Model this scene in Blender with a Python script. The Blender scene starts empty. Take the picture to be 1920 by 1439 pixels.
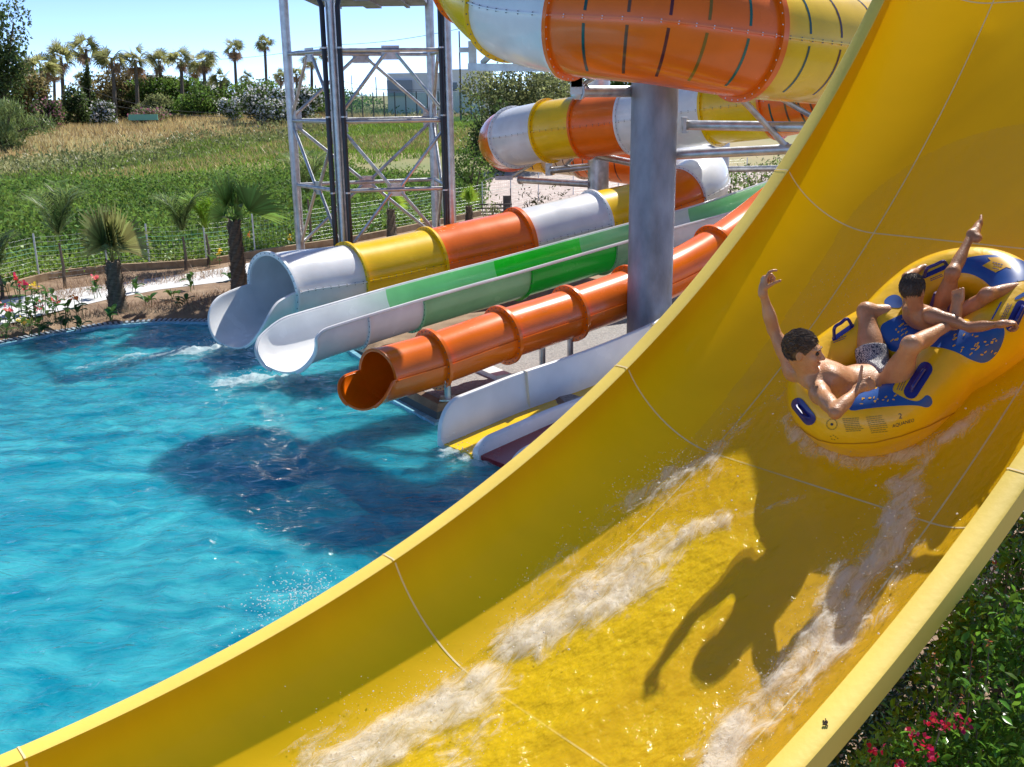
import bpy, bmesh, math, random
import numpy as np
from mathutils import Vector, Matrix, noise as mnoise
from mathutils.bvhtree import BVHTree
from mathutils.geometry import delaunay_2d_cdt
sc = bpy.context.scene
C = sc.collection
rng = np.random.default_rng(7)
random.seed(7)
PI = math.pi
def R(a): return math.radians(a)

# ---------------------------------------------------------------- camera, light, exposure
F = 1895.0                      # focal length in photo pixels (1920 wide)
CAM = np.array([0.0, 0.0, 5.0])
_p = R(16.05); _r = R(0.7)
FW = np.array([0, math.cos(_p), -math.sin(_p)]); _up = np.array([0, math.sin(_p), math.cos(_p)]); _rt = np.array([1.0, 0, 0])
RT = math.cos(_r)*_rt - math.sin(_r)*_up
UP = math.sin(_r)*_rt + math.cos(_r)*_up
cd = bpy.data.cameras.new('camera'); cam = bpy.data.objects.new('camera', cd); C.objects.link(cam)
M = Matrix(((RT[0], UP[0], -FW[0], CAM[0]), (RT[1], UP[1], -FW[1], CAM[1]), (RT[2], UP[2], -FW[2], CAM[2]), (0, 0, 0, 1)))
cam.matrix_world = M
cd.sensor_width = 36; cd.lens = 36*F/1920; cd.clip_start = 0.05; cd.clip_end = 5000
sc.camera = cam
SUN_AZ, SUN_EL = R(31), R(48.5)
w = bpy.data.worlds.new('World'); sc.world = w; w.use_nodes = True
nt = w.node_tree; nt.nodes.clear()
sky = nt.nodes.new('ShaderNodeTexSky'); sky.sky_type = 'NISHITA'; sky.sun_disc = False
sky.sun_elevation = SUN_EL; sky.sun_rotation = SUN_AZ; sky.air_density = 0.27; sky.dust_density = 0.08; sky.ozone_density = 2.6
bg = nt.nodes.new('ShaderNodeBackground'); bg.inputs[1].default_value = 0.15
wo = nt.nodes.new('ShaderNodeOutputWorld')
nt.links.new(sky.outputs[0], bg.inputs[0]); nt.links.new(bg.outputs[0], wo.inputs[0])
sd = bpy.data.lights.new('sun', 'SUN'); sd.energy = 3.4; sd.angle = R(0.5); sd.color = (1.0, 0.95, 0.86)
so = bpy.data.objects.new('sun', sd); C.objects.link(so)
SUND = Vector((math.sin(SUN_AZ)*math.cos(SUN_EL), math.cos(SUN_AZ)*math.cos(SUN_EL), math.sin(SUN_EL)))
so.rotation_euler = SUND.to_track_quat('Z', 'Y').to_euler(); so.location = (10, 10, 30)
sc.view_settings.view_transform = 'Standard'; sc.view_settings.look = 'None'
sc.view_settings.exposure = 0.97; sc.view_settings.gamma = 1.0
sc.cycles.max_bounces = 8; sc.cycles.transparent_max_bounces = 12

# ---------------------------------------------------------------- measuring helpers
def ray(x, y): return FW + RT*(x-960)/F - UP*(y-719.5)/F
def P(x, y, d): return CAM + ray(x, y)*d
def Pz(x, y, z):
    q = ray(x, y); return CAM + q*(z-CAM[2])/q[2]
def nrm(v):
    v = np.asarray(v, float); return v/max(np.linalg.norm(v), 1e-9)
def spline(pts, step=0.12):
    """Catmull-Rom through 3D points, resampled by arc length."""
    p = np.array(pts, float); n = len(p)
    q = np.vstack([2*p[0]-p[1], p, 2*p[-1]-p[-2]]); out = []; par = []
    for i in range(n-1):
        a, b, c, d = q[i], q[i+1], q[i+2], q[i+3]
        for t in np.linspace(0, 1, 24, endpoint=False):
            out.append(0.5*((2*b)+(-a+c)*t+(2*a-5*b+4*c-d)*t*t+(-a+3*b-3*c+d)*t**3)); par.append(i+t)
    out.append(p[-1]); par.append(n-1.0)
    out = np.array(out); par = np.array(par)
    L = np.concatenate([[0], np.cumsum(np.linalg.norm(np.diff(out, axis=0), axis=1))])
    m = max(2, int(L[-1]/step)+1); s = np.linspace(0, L[-1], m)
    return np.stack([np.interp(s, L, out[:, k]) for k in range(3)], 1), np.interp(s, L, par), s, np.interp(np.arange(n), par, L)

# ---------------------------------------------------------------- object helpers
def tag(o, label=None, cat=None, group=None, kind=None):
    if label: o['label'] = label
    if cat: o['category'] = cat
    if group: o['group'] = group
    if kind: o['kind'] = kind
    return o
def empty(name, loc, label, cat, group=None, rz=0):
    o = bpy.data.objects.new(name, None); C.objects.link(o); o.location = tuple(loc); o.rotation_euler = (0, 0, rz)
    o.empty_display_size = 0.2
    return tag(o, label, cat, group)
class MB:
    def __init__(s): s.v = []; s.f = []; s.m = []; s.n = 0
    def add(s, v, f, m=0):
        v = np.asarray(v, float).reshape(-1, 3); s.v.append(v)
        for q in f: s.f.append(tuple(int(i)+s.n for i in q)); s.m.append(m)
        s.n += len(v)
    def box(s, c, h, rot=None, m=0):
        v = np.array([[x, y, z] for x in (-1, 1) for y in (-1, 1) for z in (-1, 1)], float)*np.asarray(h)
        if rot is not None: v = v @ np.asarray(rot).T
        s.add(v+np.asarray(c), [(0, 1, 3, 2), (4, 6, 7, 5), (0, 4, 5, 1), (2, 3, 7, 6), (0, 2, 6, 4), (1, 5, 7, 3)], m)
    def grid(s, P_, m=0, closed=False):
        P_ = np.asarray(P_, float); a, b = P_.shape[:2]; f = []
        for i in range(a-1):
            for j in range(b-1 if not closed else b):
                k = (j+1) % b; f.append((i*b+j, (i+1)*b+j, (i+1)*b+k, i*b+k))
        s.add(P_.reshape(-1, 3), f, m)
    def tube(s, pts, r, n=10, m=0, cap=True):
        pts = np.array(pts, float); k = len(pts); r = np.broadcast_to(np.asarray(r, float), (k,))
        T = np.gradient(pts, axis=0); T /= np.maximum(np.linalg.norm(T, axis=1), 1e-9)[:, None]
        ref = np.array([0, 0, 1.0]) if abs(T[0][2]) < .9 else np.array([1.0, 0, 0]); rings = []
        x = nrm(np.cross(T[0], ref))
        for i in range(k):
            x = nrm(x-T[i]*(x@T[i])); y = np.cross(T[i], x); a = np.arange(n)*2*PI/n
            rings.append(pts[i]+r[i]*(np.cos(a)[:, None]*x+np.sin(a)[:, None]*y))
        s.grid(rings, m, True)
        if cap:
            o = s.n-k*n; s.f.append(tuple(o+i for i in range(n))); s.m.append(m)
            s.f.append(tuple(o+(k-1)*n+i for i in reversed(range(n)))); s.m.append(m)
    def ball(s, c, r, m=0, nu=8, nv=5):
        t = np.linspace(0.01, PI-0.01, nv+1); a = np.arange(nu)*2*PI/nu
        r = np.broadcast_to(np.asarray(r, float), (3,))
        s.grid(np.stack([np.stack([np.sin(q)*np.cos(a)*r[0], np.sin(q)*np.sin(a)*r[1], np.full(nu, np.cos(q))*r[2]], 1)+np.asarray(c) for q in t]), m, True)
    def build(s, name, mats, parent=None, smooth=True, origin=None, label=None):
        me = bpy.data.meshes.new(name)
        v = np.concatenate(s.v) if s.v else np.zeros((0, 3))
        if parent is not None: inv = np.array(parent.matrix_basis.inverted()); v = v @ inv[:3, :3].T + inv[:3, 3]
        if origin is not None: v = v-np.asarray(origin)
        me.from_pydata(v.tolist(), [], s.f)
        if not isinstance(mats, (list, tuple)): mats = [mats]
        for q in mats: me.materials.append(q)
        if len(mats) > 1: me.polygons.foreach_set('material_index', s.m)
        if smooth: me.polygons.foreach_set('use_smooth', [True]*len(me.polygons))
        o = bpy.data.objects.new(name, me); C.objects.link(o)
        if parent is not None: o.parent = parent
        if origin is not None: o.location = tuple(origin)
        if smooth and smooth != 'all':
            try: me.set_sharp_from_angle(angle=R(40))
            except Exception: pass
        if label: o['label'] = label
        return o
def np_mesh(name, v, quads, mat, parent=None, smooth=False, tris=False):
    """fast mesh from arrays; v (n,3), quads (m,4) or (m,3)"""
    v = np.asarray(v, float)
    if parent is not None: inv = np.array(parent.matrix_basis.inverted()); v = v @ inv[:3, :3].T + inv[:3, 3]
    me = bpy.data.meshes.new(name); q = np.asarray(quads, np.int32); k = q.shape[1]
    me.vertices.add(len(v)); me.vertices.foreach_set('co', np.asarray(v, np.float32).ravel())
    me.loops.add(q.size); me.loops.foreach_set('vertex_index', q.ravel())
    me.polygons.add(len(q)); me.polygons.foreach_set('loop_start', np.arange(0, q.size, k, dtype=np.int32))
    me.polygons.foreach_set('loop_total', np.full(len(q), k, np.int32))
    if smooth: me.polygons.foreach_set('use_smooth', np.ones(len(q), bool))
    me.update(calc_edges=True); me.validate()
    for m_ in (mat if isinstance(mat, (list, tuple)) else [mat]): me.materials.append(m_)
    o = bpy.data.objects.new(name, me); C.objects.link(o)
    if parent is not None: o.parent = parent
    return o
def copy_tree(o, parent=None):
    c = o.copy(); C.objects.link(c)
    if parent is not None: c.parent = parent
    for ch in list(o.children): copy_tree(ch, c)
    return c

# ---------------------------------------------------------------- materials
def mat(name, col, rough=0.5, metal=0.0, coat=0.0, var=0.0, vscale=3.0, bump=0.0, bscale=40.0, spec=0.5, col2=None, trans=0.0, emit=None, sss=0.0, island=0.0, stretch=None, detail=4.0, alpha=1.0, rotz=0.0):
    m = bpy.data.materials.new(name); m.use_nodes = True; n = m.node_tree; b = n.nodes['Principled BSDF']; L = n.links
    b.inputs['Roughness'].default_value = rough; b.inputs['Metallic'].default_value = metal
    b.inputs['Specular IOR Level'].default_value = spec; b.inputs['Coat Weight'].default_value = coat; b.inputs['Coat Roughness'].default_value = 0.08
    b.inputs['Base Color'].default_value = (*col, 1)
    if sss: b.inputs['Subsurface Weight'].default_value = sss; b.inputs['Subsurface Radius'].default_value = (0.02, 0.008, 0.004); b.inputs['Subsurface Scale'].default_value = 0.6
    if trans: b.inputs['Transmission Weight'].default_value = trans
    if alpha < 1: b.inputs['Alpha'].default_value = alpha
    tc = n.nodes.new('ShaderNodeTexCoord'); src = tc.outputs['Object']
    if stretch:
        mp = n.nodes.new('ShaderNodeMapping'); mp.inputs['Scale'].default_value = stretch; mp.inputs['Rotation'].default_value = (0, 0, -rotz); L.new(src, mp.inputs[0]); src = mp.outputs[0]
    if var or col2:
        nz = n.nodes.new('ShaderNodeTexNoise'); nz.inputs['Scale'].default_value = vscale; nz.inputs['Detail'].default_value = detail; L.new(src, nz.inputs['Vector'])
        rp = n.nodes.new('ShaderNodeValToRGB'); rp.color_ramp.elements[0].position = 0.32; rp.color_ramp.elements[1].position = 0.68
        c1 = [c*(1-var) for c in col]; c2 = list(col2) if col2 else [min(1, c*(1+var)) for c in col]
        rp.color_ramp.elements[0].color = (*c1, 1); rp.color_ramp.elements[1].color = (*c2, 1)
        L.new(nz.outputs['Fac'], rp.inputs[0]); co = rp.outputs[0]
        if island:
            co = _island(n, L, co, island)
        L.new(co, b.inputs['Base Color'])
        mr = n.nodes.new('ShaderNodeMapRange'); mr.inputs['To Min'].default_value = rough*0.75; mr.inputs['To Max'].default_value = min(1, rough*1.35)
        L.new(nz.outputs['Fac'], mr.inputs['Value']); L.new(mr.outputs[0], b.inputs['Roughness'])
    if bump:
        nb = n.nodes.new('ShaderNodeTexNoise'); nb.inputs['Scale'].default_value = bscale; nb.inputs['Detail'].default_value = 3; L.new(src, nb.inputs['Vector'])
        bp = n.nodes.new('ShaderNodeBump'); bp.inputs['Strength'].default_value = bump; bp.inputs['Distance'].default_value = 0.02
        L.new(nb.outputs['Fac'], bp.inputs['Height']); L.new(bp.outputs[0], b.inputs['Normal'])
    return m
def _island(n, L, co, amt):
    g = n.nodes.new('ShaderNodeNewGeometry'); mr = n.nodes.new('ShaderNodeMapRange'); mr.inputs['To Min'].default_value = 1-amt; mr.inputs['To Max'].default_value = 1+amt
    L.new(g.outputs['Random Per Island'], mr.inputs['Value'])
    hs = n.nodes.new('ShaderNodeHueSaturation'); L.new(mr.outputs[0], hs.inputs['Value']); L.new(co, hs.inputs['Color'])
    m2 = n.nodes.new('ShaderNodeMapRange'); m2.inputs['To Min'].default_value = 0.48; m2.inputs['To Max'].default_value = 0.515
    L.new(g.outputs['Random Per Island'], m2.inputs['Value']); L.new(m2.outputs[0], hs.inputs['Hue'])
    return hs.outputs[0]
def leafmat(name, col, col2, rough=0.45, island=0.4, transl=0.35, vscale=0.8):
    m = mat(name, col, rough, col2=col2, vscale=vscale, island=island, spec=0.4); n = m.node_tree; L = n.links; b = n.nodes['Principled BSDF']
    out = n.nodes['Material Output']; tr = n.nodes.new('ShaderNodeBsdfTranslucent'); mx = n.nodes.new('ShaderNodeMixShader'); mx.inputs[0].default_value = transl
    src = b.inputs['Base Color'].links[0].from_socket
    hs = n.nodes.new('ShaderNodeHueSaturation'); hs.inputs['Value'].default_value = 1.6; hs.inputs['Hue'].default_value = 0.485
    L.new(src, hs.inputs['Color']); L.new(hs.outputs[0], tr.inputs[0])
    L.new(b.outputs[0], mx.inputs[1]); L.new(tr.outputs[0], mx.inputs[2]); L.new(mx.outputs[0], out.inputs[0])
    return m
G = dict(rough=0.24, coat=0.28, var=0.09, detail=9, vscale=1.7, bump=0.02, bscale=6)
MT = {
 'yellow': mat('yellow_gelcoat', (0.90, 0.56, 0.001), **G), 'orange': mat('orange_gelcoat', (0.90, 0.165, 0.003), **G),
 'white': mat('white_gelcoat', (0.78, 0.79, 0.80), **G), 'cream': mat('cream_gelcoat', (0.72, 0.68, 0.55), **G),
 'lgreen': mat('light_green_gelcoat', (0.26, 0.62, 0.30), **G), 'green': mat('green_gelcoat', (0.002, 0.50, 0.02), **G),
 'olive': mat('pale_green_gelcoat', (0.20, 0.44, 0.24), **G), 'maroon': mat('maroon_gelcoat', (0.28, 0.01, 0.015), **G),
 'steel': mat('galvanised_steel', (0.52, 0.53, 0.54), rough=0.38, metal=0.85, var=0.22, vscale=6, bump=0.15, bscale=60),
 'column': mat('galvanised_column', (0.25, 0.27, 0.325), rough=0.5, metal=0.5, var=0.38, vscale=2.6, bump=0.2, bscale=40, stretch=(1, 1, .45), detail=9),
 'blackpipe': mat('black_plastic_pipe', (0.018, 0.018, 0.02), rough=0.35, var=0.2),
 'bolt': mat('bolt_heads', (0.10, 0.10, 0.11), rough=0.5, metal=0.6),
 'boltlite': mat('bolt_heads_bright', (0.6, 0.55, 0.5), rough=0.3, metal=0.8),
}
STR = [mat('stripe_'+k, c, rough=0.25, coat=0.4) for k, c in (('teal', (0.01, 0.07, 0.06)), ('grey', (0.13, 0.06, 0.03)), ('maroon', (0.10, 0.015, 0.02)), ('olive', (0.22, 0.13, 0.01)), ('bluegreen', (0.01, 0.13, 0.09)), ('brown', (0.07, 0.02, 0.015)))]

# ================================================================ SETTING: ground, pool, field
GZ = 0.30
edge_px = [(-700, 800), (-420, 725), (-200, 682), (0, 646), (100, 627), (200, 611), (300, 604), (385, 605), (470, 610), (560, 622), (640, 648), (694, 684), (652, 712), (735, 750), (815, 793), (985, 742), (1130, 900)]
edge = [Pz(x, y, 0.06)[:2] for x, y in edge_px] + [np.array((0.9, 4.6)), np.array((0.6, 1.5)), np.array((-6, -1.0)), np.array((-15, -1.0)), np.array((-19, 5.0)), np.array((-17, 11.0))]
wide = [1.1]*10 + [.5, .06, .06, .06, .06, .06, .06, .06, .06, .5, 1, 1, 1]
ec = np.array(edge); nE = len(ec)
def offs(d):
    out = []
    for i in range(nE):
        a, b, c = ec[i-1], ec[i], ec[(i+1) % nE]
        t1 = nrm(b-a); t2 = nrm(c-b); n1 = np.array((-t1[1], t1[0])); n2 = np.array((-t2[1], t2[0]))
        m = nrm(n1+n2); k = d[i] if hasattr(d, '__len__') else d
        out.append(b+m*k/max(.5, m@n1))
    return np.array(out)
area = 0.5*sum(ec[i-1][0]*ec[i][1]-ec[i][0]*ec[i-1][1] for i in range(nE))
sg = -1 if area > 0 else 1          # outward offset sign
o1 = offs(0.10*sg); o2 = offs([sg*(0.32 if wd > .2 else 0.14) for wd in wide]); o3 = offs([sg*(0.34+wd if wd > .2 else 0.30) for wd in wide])
def zring(a, z): return np.column_stack([a, np.full(len(a), z)])
soil = mat('brown_soil', (0.19, 0.115, 0.065), rough=0.95, col2=(0.36, 0.25, 0.16), vscale=2.5, bump=0.9, bscale=30, detail=8)
from mathutils.geometry import tessellate_polygon
BIG = 2500
outer = [Vector((-BIG, -60, 0)), Vector((BIG, -60, 0)), Vector((BIG, BIG, 0)), Vector((-BIG, BIG, 0))]
hole = [Vector((p[0], p[1], 0)) for p in o3]
tri = tessellate_polygon([outer, hole]); allv = outer+hole
g = MB(); g.add([(v.x, v.y, GZ) for v in allv], tri)
ground = g.build('ground', soil, smooth=False); tag(ground, kind='structure')
bmg = bmesh.new(); bmg.from_mesh(ground.data); bmesh.ops.recalc_face_normals(bmg, faces=bmg.faces)
if sum(f.normal.z for f in bmg.faces) < 0: bmesh.ops.reverse_faces(bmg, faces=bmg.faces)
bmg.to_mesh(ground.data); bmg.free()
# soil bank
zb = np.array([0.07 if wd > .2 else 0.16 for wd in wide])
g = MB(); pts = [np.column_stack([o2, zb]), np.column_stack([(o2*.6+o3*.4), zb*.45+GZ*.55+.03]), zring(o3, GZ)]
g.grid(np.array(pts).transpose(1, 0, 2)[list(range(nE))+[0]]); tag(g.build('soil_bank', soil), kind='structure')
tile = mat('pool_tile', (0.22, 0.48, 0.62), rough=0.25, var=0.15, vscale=8, bump=0.1)
tilew = mat('pale_pool_liner', (0.35, 0.80, 0.86), rough=0.5, var=0.06, vscale=3)
g = MB(); g.grid(np.array([zring(ec, -1.35), zring(ec, 0.055), zring(o1, 0.06)]).transpose(1, 0, 2)[list(range(nE))+[0]]); tag(g.build('pool_wall', tile, smooth=False), kind='structure')
g = MB(); g.grid(np.array([zring(o1, 0.052), np.column_stack([o2, zb+0.0])]).transpose(1, 0, 2)[list(range(nE))+[0]])
tag(g.build('overflow_channel', mat('dark_channel', (0.03, 0.05, 0.06), rough=.6), smooth=False), kind='structure')
# grate bars over the channel
g = MB(); L_ = np.concatenate([[0], np.cumsum(np.linalg.norm(np.diff(ec, axis=0), axis=1))])
for q in np.arange(0, L_[10], 0.11):
    i = min(np.searchsorted(L_, q, 'right')-1, nE-2); t = (q-L_[i])/(L_[i+1]-L_[i])
    a = o1[i]*(1-t)+o1[i+1]*t; b = o2[i]*(1-t)+o2[i+1]*t; c = (a+b)/2; h = np.linalg.norm(b-a)/2+.004; d = nrm(b-a)
    g.box((c[0], c[1], 0.072), (h, 0.03, 0.008), rot=np.array([[d[0], -d[1], 0], [d[1], d[0], 0], [0, 0, 1]]))
gr = g.build('overflow_grate', mat('grate_plastic', (0.38, 0.45, 0.52), rough=.5), smooth=False)
tag(gr, 'pale slatted overflow grate along the far curved pool edge', 'grate')
g = MB(); g.add(zring(ec, -1.3), [tuple(range(nE))]); tag(g.build('pool_floor', tilew, smooth=False), kind='structure')
# deck side: tiled shallow ledge under water beside the orange tube
A_ = [Pz(640, 668, -.25), Pz(700, 690, -.25), Pz(660, 722, -.25), Pz(820, 800, -.25), Pz(800, 830, -.25), Pz(636, 735, -.25), Pz(590, 690, -.25)]
g = MB(); top = np.array(A_); bot = top.copy(); bot[:, 2] = -1.29; k = len(A_)
g.add(np.vstack([top, bot]), [tuple(range(k))]+[(i, (i+1) % k, k+(i+1) % k, k+i) for i in range(k)]); tag(g.build('pool_ledge', tilew, smooth=False), kind='structure')

# gravel deck under the slides, pale lot behind, paths, pads
gravel = mat('gravel', (0.20, 0.19, 0.19), rough=0.95, col2=(0.42, 0.40, 0.38), vscale=28, bump=1.0, bscale=45, detail=6)
gravelp = mat('pale_rubble', (0.36, 0.27, 0.24), rough=0.95, col2=(0.62, 0.53, 0.48), vscale=5, bump=1.0, bscale=9, detail=9)
def sheet(name, pxs, z, m, world=False):
    g = MB(); v = [Pz(x, y, z) if not world else (x, y, z) for x, y in pxs]; g.add(v, [tuple(range(len(v)))])
    o = g.build(name, m, smooth=False); bm = bmesh.new(); bm.from_mesh(o.data)
    if bm.faces[:][0].normal.z < 0: bmesh.ops.reverse_faces(bm, faces=bm.faces)
    bm.to_mesh(o.data); bm.free(); return tag(o, kind='structure')
q1 = o3[11]+0; q2 = o3[13]; q3 = o3[14]; q4 = o3[15]; q5 = o3[16]
sheet('gravel_deck', [tuple(q1+np.array((0.02, 0))), tuple(q2), tuple(q3), tuple(q4), tuple(q5), (12, 8), (22, 24), (4, 26), (-1, 20)], GZ+.004, gravel, True)
sheet('rubble_lot', [(855, 402), (900, 318), (930, 285), (1500, 262), (2600, 262), (2600, 420)], GZ+.008, gravelp)
pave = mat('pale_concrete', (0.60, 0.60, 0.60), rough=0.8, col2=(0.72, 0.72, 0.73), vscale=4, bump=0.2)
sheet('footpath', [(-300, 690), (-300, 640), (0, 564), (120, 543), (250, 527), (400, 506), (500, 487), (600, 470), (600, 490), (430, 527), (300, 543), (200, 562), (90, 588), (0, 612)], GZ+.008, pave)
sheet('footpath', [(640, 462), (900, 418), (960, 400), (960, 410), (900, 430), (640, 480)], GZ+.008, pave)
def pad(px, py, px2, py2, w_, h_, name, label):
    a = Pz(px, py, GZ); b = Pz(px2, py2, GZ); c = (a+b)/2; d = nrm(b-a); g = MB()
    g.box((c[0], c[1], GZ+h_/2+.004), (np.linalg.norm(b-a)/2, w_/2, h_/2), rot=np.array([[d[0], -d[1], 0], [d[1], d[0], 0], [0, 0, 1]]))
    tag(g.build(name, pave, smooth=False), label, 'slab')
pad(893, 690, 945, 712, .3, .08, 'concrete_slab', 'short pale concrete slab on gravel under the orange tube')
curbm = mat('brown_kerb', (0.30, 0.20, 0.11), rough=.9, col2=(0.42, 0.32, 0.2), vscale=6, bump=.4)
KB = [(-260, 640), (60, 533), (200, 511), (279, 506), (386, 498), (477, 483), (560, 470), (700, 447), (900, 405)]
g = MB(); pts, _, _, _ = spline([Pz(x, y, GZ) for x, y in KB], .4)
for a, b in zip(pts[:-1], pts[1:]):
    d = nrm(b-a); g.box((a+b)/2+np.array((0, 0, .08)), (np.linalg.norm(b-a)/2, .06, .12), rot=np.array([[d[0], -d[1], 0], [d[1], d[0], 0], [0, 0, 1]]))
tag(g.build('brown_kerb', curbm, smooth=False), kind='structure')

# field: base sheets, crop, dry grass
fbase = mat('field_grass', (0.10, 0.155, 0.035), rough=0.95, col2=(0.21, 0.27, 0.07), vscale=0.5, bump=.8, bscale=8, detail=8)
dryb = mat('dry_field', (0.34, 0.26, 0.11), rough=0.95, col2=(0.20, 0.23, 0.08), vscale=0.10, bump=.8, bscale=6, detail=8)
sheet('field', [(-600, 560), (560, 468), (905, 402), (930, 200), (-600, 200)], GZ+.002, fbase)
def gz(y):
    t = np.clip((np.asarray(y, float)-62)/46, 0, 1); return GZ+2.1*t*t*(3-2*t)
def gzn(x, y):
    t = np.clip((np.asarray(y, float)-66)/30, 0, 1); return gz(y)+t*.35*np.sin(np.asarray(x)*.21+np.asarray(y)*.13)*np.sin(np.asarray(y)*.19)
g = MB(); xs_ = np.concatenate([[-1500, -500, -200], np.arange(-110, 61, 3), [120, 300, 900, 1500]]); ys_ = np.concatenate([np.arange(61.5, 125, 2.5), [150, 220, 400, 900, 1800]])
g.grid([[(x, y, float(gzn(x, y))+(.006 if y > 62 else -.02)) for y in ys_] for x in xs_][::-1]); tag(g.build('dry_field', dryb), kind='structure')
sheet('bare_earth', [(170, 334), (330, 318), (560, 300), (620, 310), (520, 330), (300, 345)], GZ+.006, gravelp)
sheet('bare_earth', [(-600, 316), (40, 309), (330, 287), (330, 292), (60, 316), (-600, 326)], GZ+.009, gravelp)

def leaf_quads(P_, size, up=None, asp=0.45, rs=rng, droop=0.0):
    """one bent leaf (2 quads sharing a rib) per point; returns v, quads"""
    n = len(P_); d = rs.normal(size=(n, 3)); 
    if up is not None: d = d*(1-abs(up))+np.array([0, 0, up])
    d /= np.linalg.norm(d, axis=1)[:, None]; s = rs.normal(size=(n, 3)); s -= d*(s*d).sum(1)[:, None]; s /= np.linalg.norm(s, axis=1)[:, None]
    L = np.broadcast_to(size, (n,))*rs.uniform(.6, 1.3, n); L = L[:, None]; nn = np.cross(d, s)
    a = P_; b = P_+d*L*.45+s*L*asp*.5+nn*L*.1; c = P_+d*L-np.array([0, 0, 1])*L*droop; e = P_+d*L*.45-s*L*asp*.5+nn*L*.1
    v = np.stack([a, b, c, e], 1).reshape(-1, 3); q = np.arange(n*4).reshape(n, 4)
    return v, q
def blade_tris(P_, h, w_, lean=.3, rs=rng):
    n = len(P_); a = rs.uniform(0, 2*PI, n); s = np.stack([np.cos(a), np.sin(a), np.zeros(n)], 1)
    hh = (np.broadcast_to(h, (n,))*rs.uniform(.5, 1.3, n))[:, None]; ww = np.broadcast_to(w_, (n,))[:, None]
    tip = P_+np.array([0, 0, 1])*hh+rs.normal(size=(n, 3))*hh*lean*np.array([1, 1, .3])
    v = np.stack([P_-s*ww, P_+s*ww, tip], 1).reshape(-1, 3); return v, np.arange(n*3).reshape(n, 3)
def pxscatter(poly, n, z=GZ, rs=rng):
    """n points on the ground inside a polygon measured on the photo"""
    w3 = np.array([Pz(x, y, z)[:2] for x, y in poly]); lo = w3.min(0); hi = w3.max(0); out = []
    while len(out) < n:
        q = rs.uniform(lo, hi, (n*3, 2)); ins = np.zeros(len(q), bool); j = len(w3)-1
        for i in range(len(w3)):
            xi, yi = w3[i]; xj, yj = w3[j]
            with np.errstate(divide='ignore', invalid='ignore'):
                c = ((yi > q[:, 1]) != (yj > q[:, 1])) & (q[:, 0] < (xj-xi)*(q[:, 1]-yi)/(yj-yi)+xi)
            ins ^= c; j = i
        out += q[ins].tolist()
    q = np.array(out[:n]); return np.column_stack([q, np.full(n, z)])
M_crop = leafmat('crop_leaves', (0.06, 0.13, 0.022), (0.17, 0.28, 0.055), island=.5, vscale=.3, rough=.8)
M_crop2 = leafmat('bright_weeds', (0.10, 0.20, 0.03), (0.20, 0.32, 0.05), island=.4, vscale=.5)
M_dry = leafmat('dry_grass', (0.40, 0.31, 0.13), (0.55, 0.45, 0.22), island=.35, vscale=.3, transl=.25)
M_weed = leafmat('grey_green_weeds', (0.10, 0.14, 0.05), (0.22, 0.24, 0.10), island=.4, vscale=.4)
pt = pxscatter([(-450, 600), (-80, 520), (300, 487), (560, 462), (900, 398), (905, 345), (700, 330), (520, 328), (250, 345), (-450, 350)], 36000)
rows = np.array([max(0.02, .30+.75*mnoise.noise(Vector((p[0]*.45, p[1]*.7, 0)))+.35*mnoise.noise(Vector((p[0]*.12, p[1]*.2, 5)))) for p in pt])
p_d = pxscatter([(150, 347), (560, 303), (900, 298), (900, 280), (560, 288), (150, 332)], 9000); p_d[:, 2] = gzn(p_d[:, 0], p_d[:, 1]); v, t = blade_tris(p_d, .34, .04, .5); tag(np_mesh('dry_tufts', v, t, M_dry), kind='stuff')
P3 = np.repeat(pt, 4, 0)+rng.normal(size=(len(pt)*4, 3))*np.array([.16, .16, 0]); P3[:, 2] += np.abs(rng.normal(size=len(P3)))*.22*(0.4+np.repeat(rows, 4)*2)
v, q = leaf_quads(P3, 0.17, up=.25, asp=.55)
tag(np_mesh('crop_plants', v, q, M_crop), kind='stuff')
pt = pxscatter([(150, 352), (300, 326), (560, 305), (900, 300), (900, 262), (560, 276), (330, 296), (60, 325), (-60, 340)], 26000)
p_b = pxscatter([(200, 350), (560, 322), (900, 300), (900, 262), (560, 276), (330, 296)], 16000); pt = np.vstack([pt, p_b]); pt[:, 2] = gzn(pt[:, 0], pt[:, 1]); v, t = blade_tris(pt, .30, .045, .5); tag(np_mesh('green_grass', v, t, M_crop2), kind='stuff')
pt = pxscatter([(-80, 345), (130, 335), (330, 312), (560, 290), (640, 285), (640, 268), (400, 284), (230, 300), (-80, 318)], 9000)
P3 = pt.copy(); P3[:, 2] += np.abs(rng.normal(size=len(pt)))*.5*np.array([max(0.1, mnoise.noise(Vector((p[0]*.25, p[1]*.25, 3)))+.5) for p in pt])
P3[:, 2] += gzn(pt[:, 0], pt[:, 1])-GZ; v, q = leaf_quads(P3, .30, up=.5, asp=.35); tag(np_mesh('weed_bank', v, q, M_weed), kind='stuff')
pt = pxscatter([(-80, 322), (0, 312), (250, 300), (560, 284), (880, 262), (880, 250), (-450, 252), (-450, 330)], 54000)
pt[:, 2] = gzn(pt[:, 0], pt[:, 1]); v, t = blade_tris(pt, .5, .05, .35); tag(np_mesh('dry_grass', v, t, M_dry), kind='stuff')
pt = pxscatter([(140, 256), (900, 256), (900, 238), (150, 240)], 12000)
P3 = pt.copy(); P3[:, 2] += np.abs(rng.normal(size=len(pt)))*.9*np.array([max(0.05, mnoise.noise(Vector((p[0]*.12, p[1]*.12, 8)))+.45) for p in pt])
P3[:, 2] += gzn(pt[:, 0], pt[:, 1])-GZ; v, q = leaf_quads(P3, .5, up=.4, asp=.35); tag(np_mesh('scrub', v, q, M_weed), kind='stuff')

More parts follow.
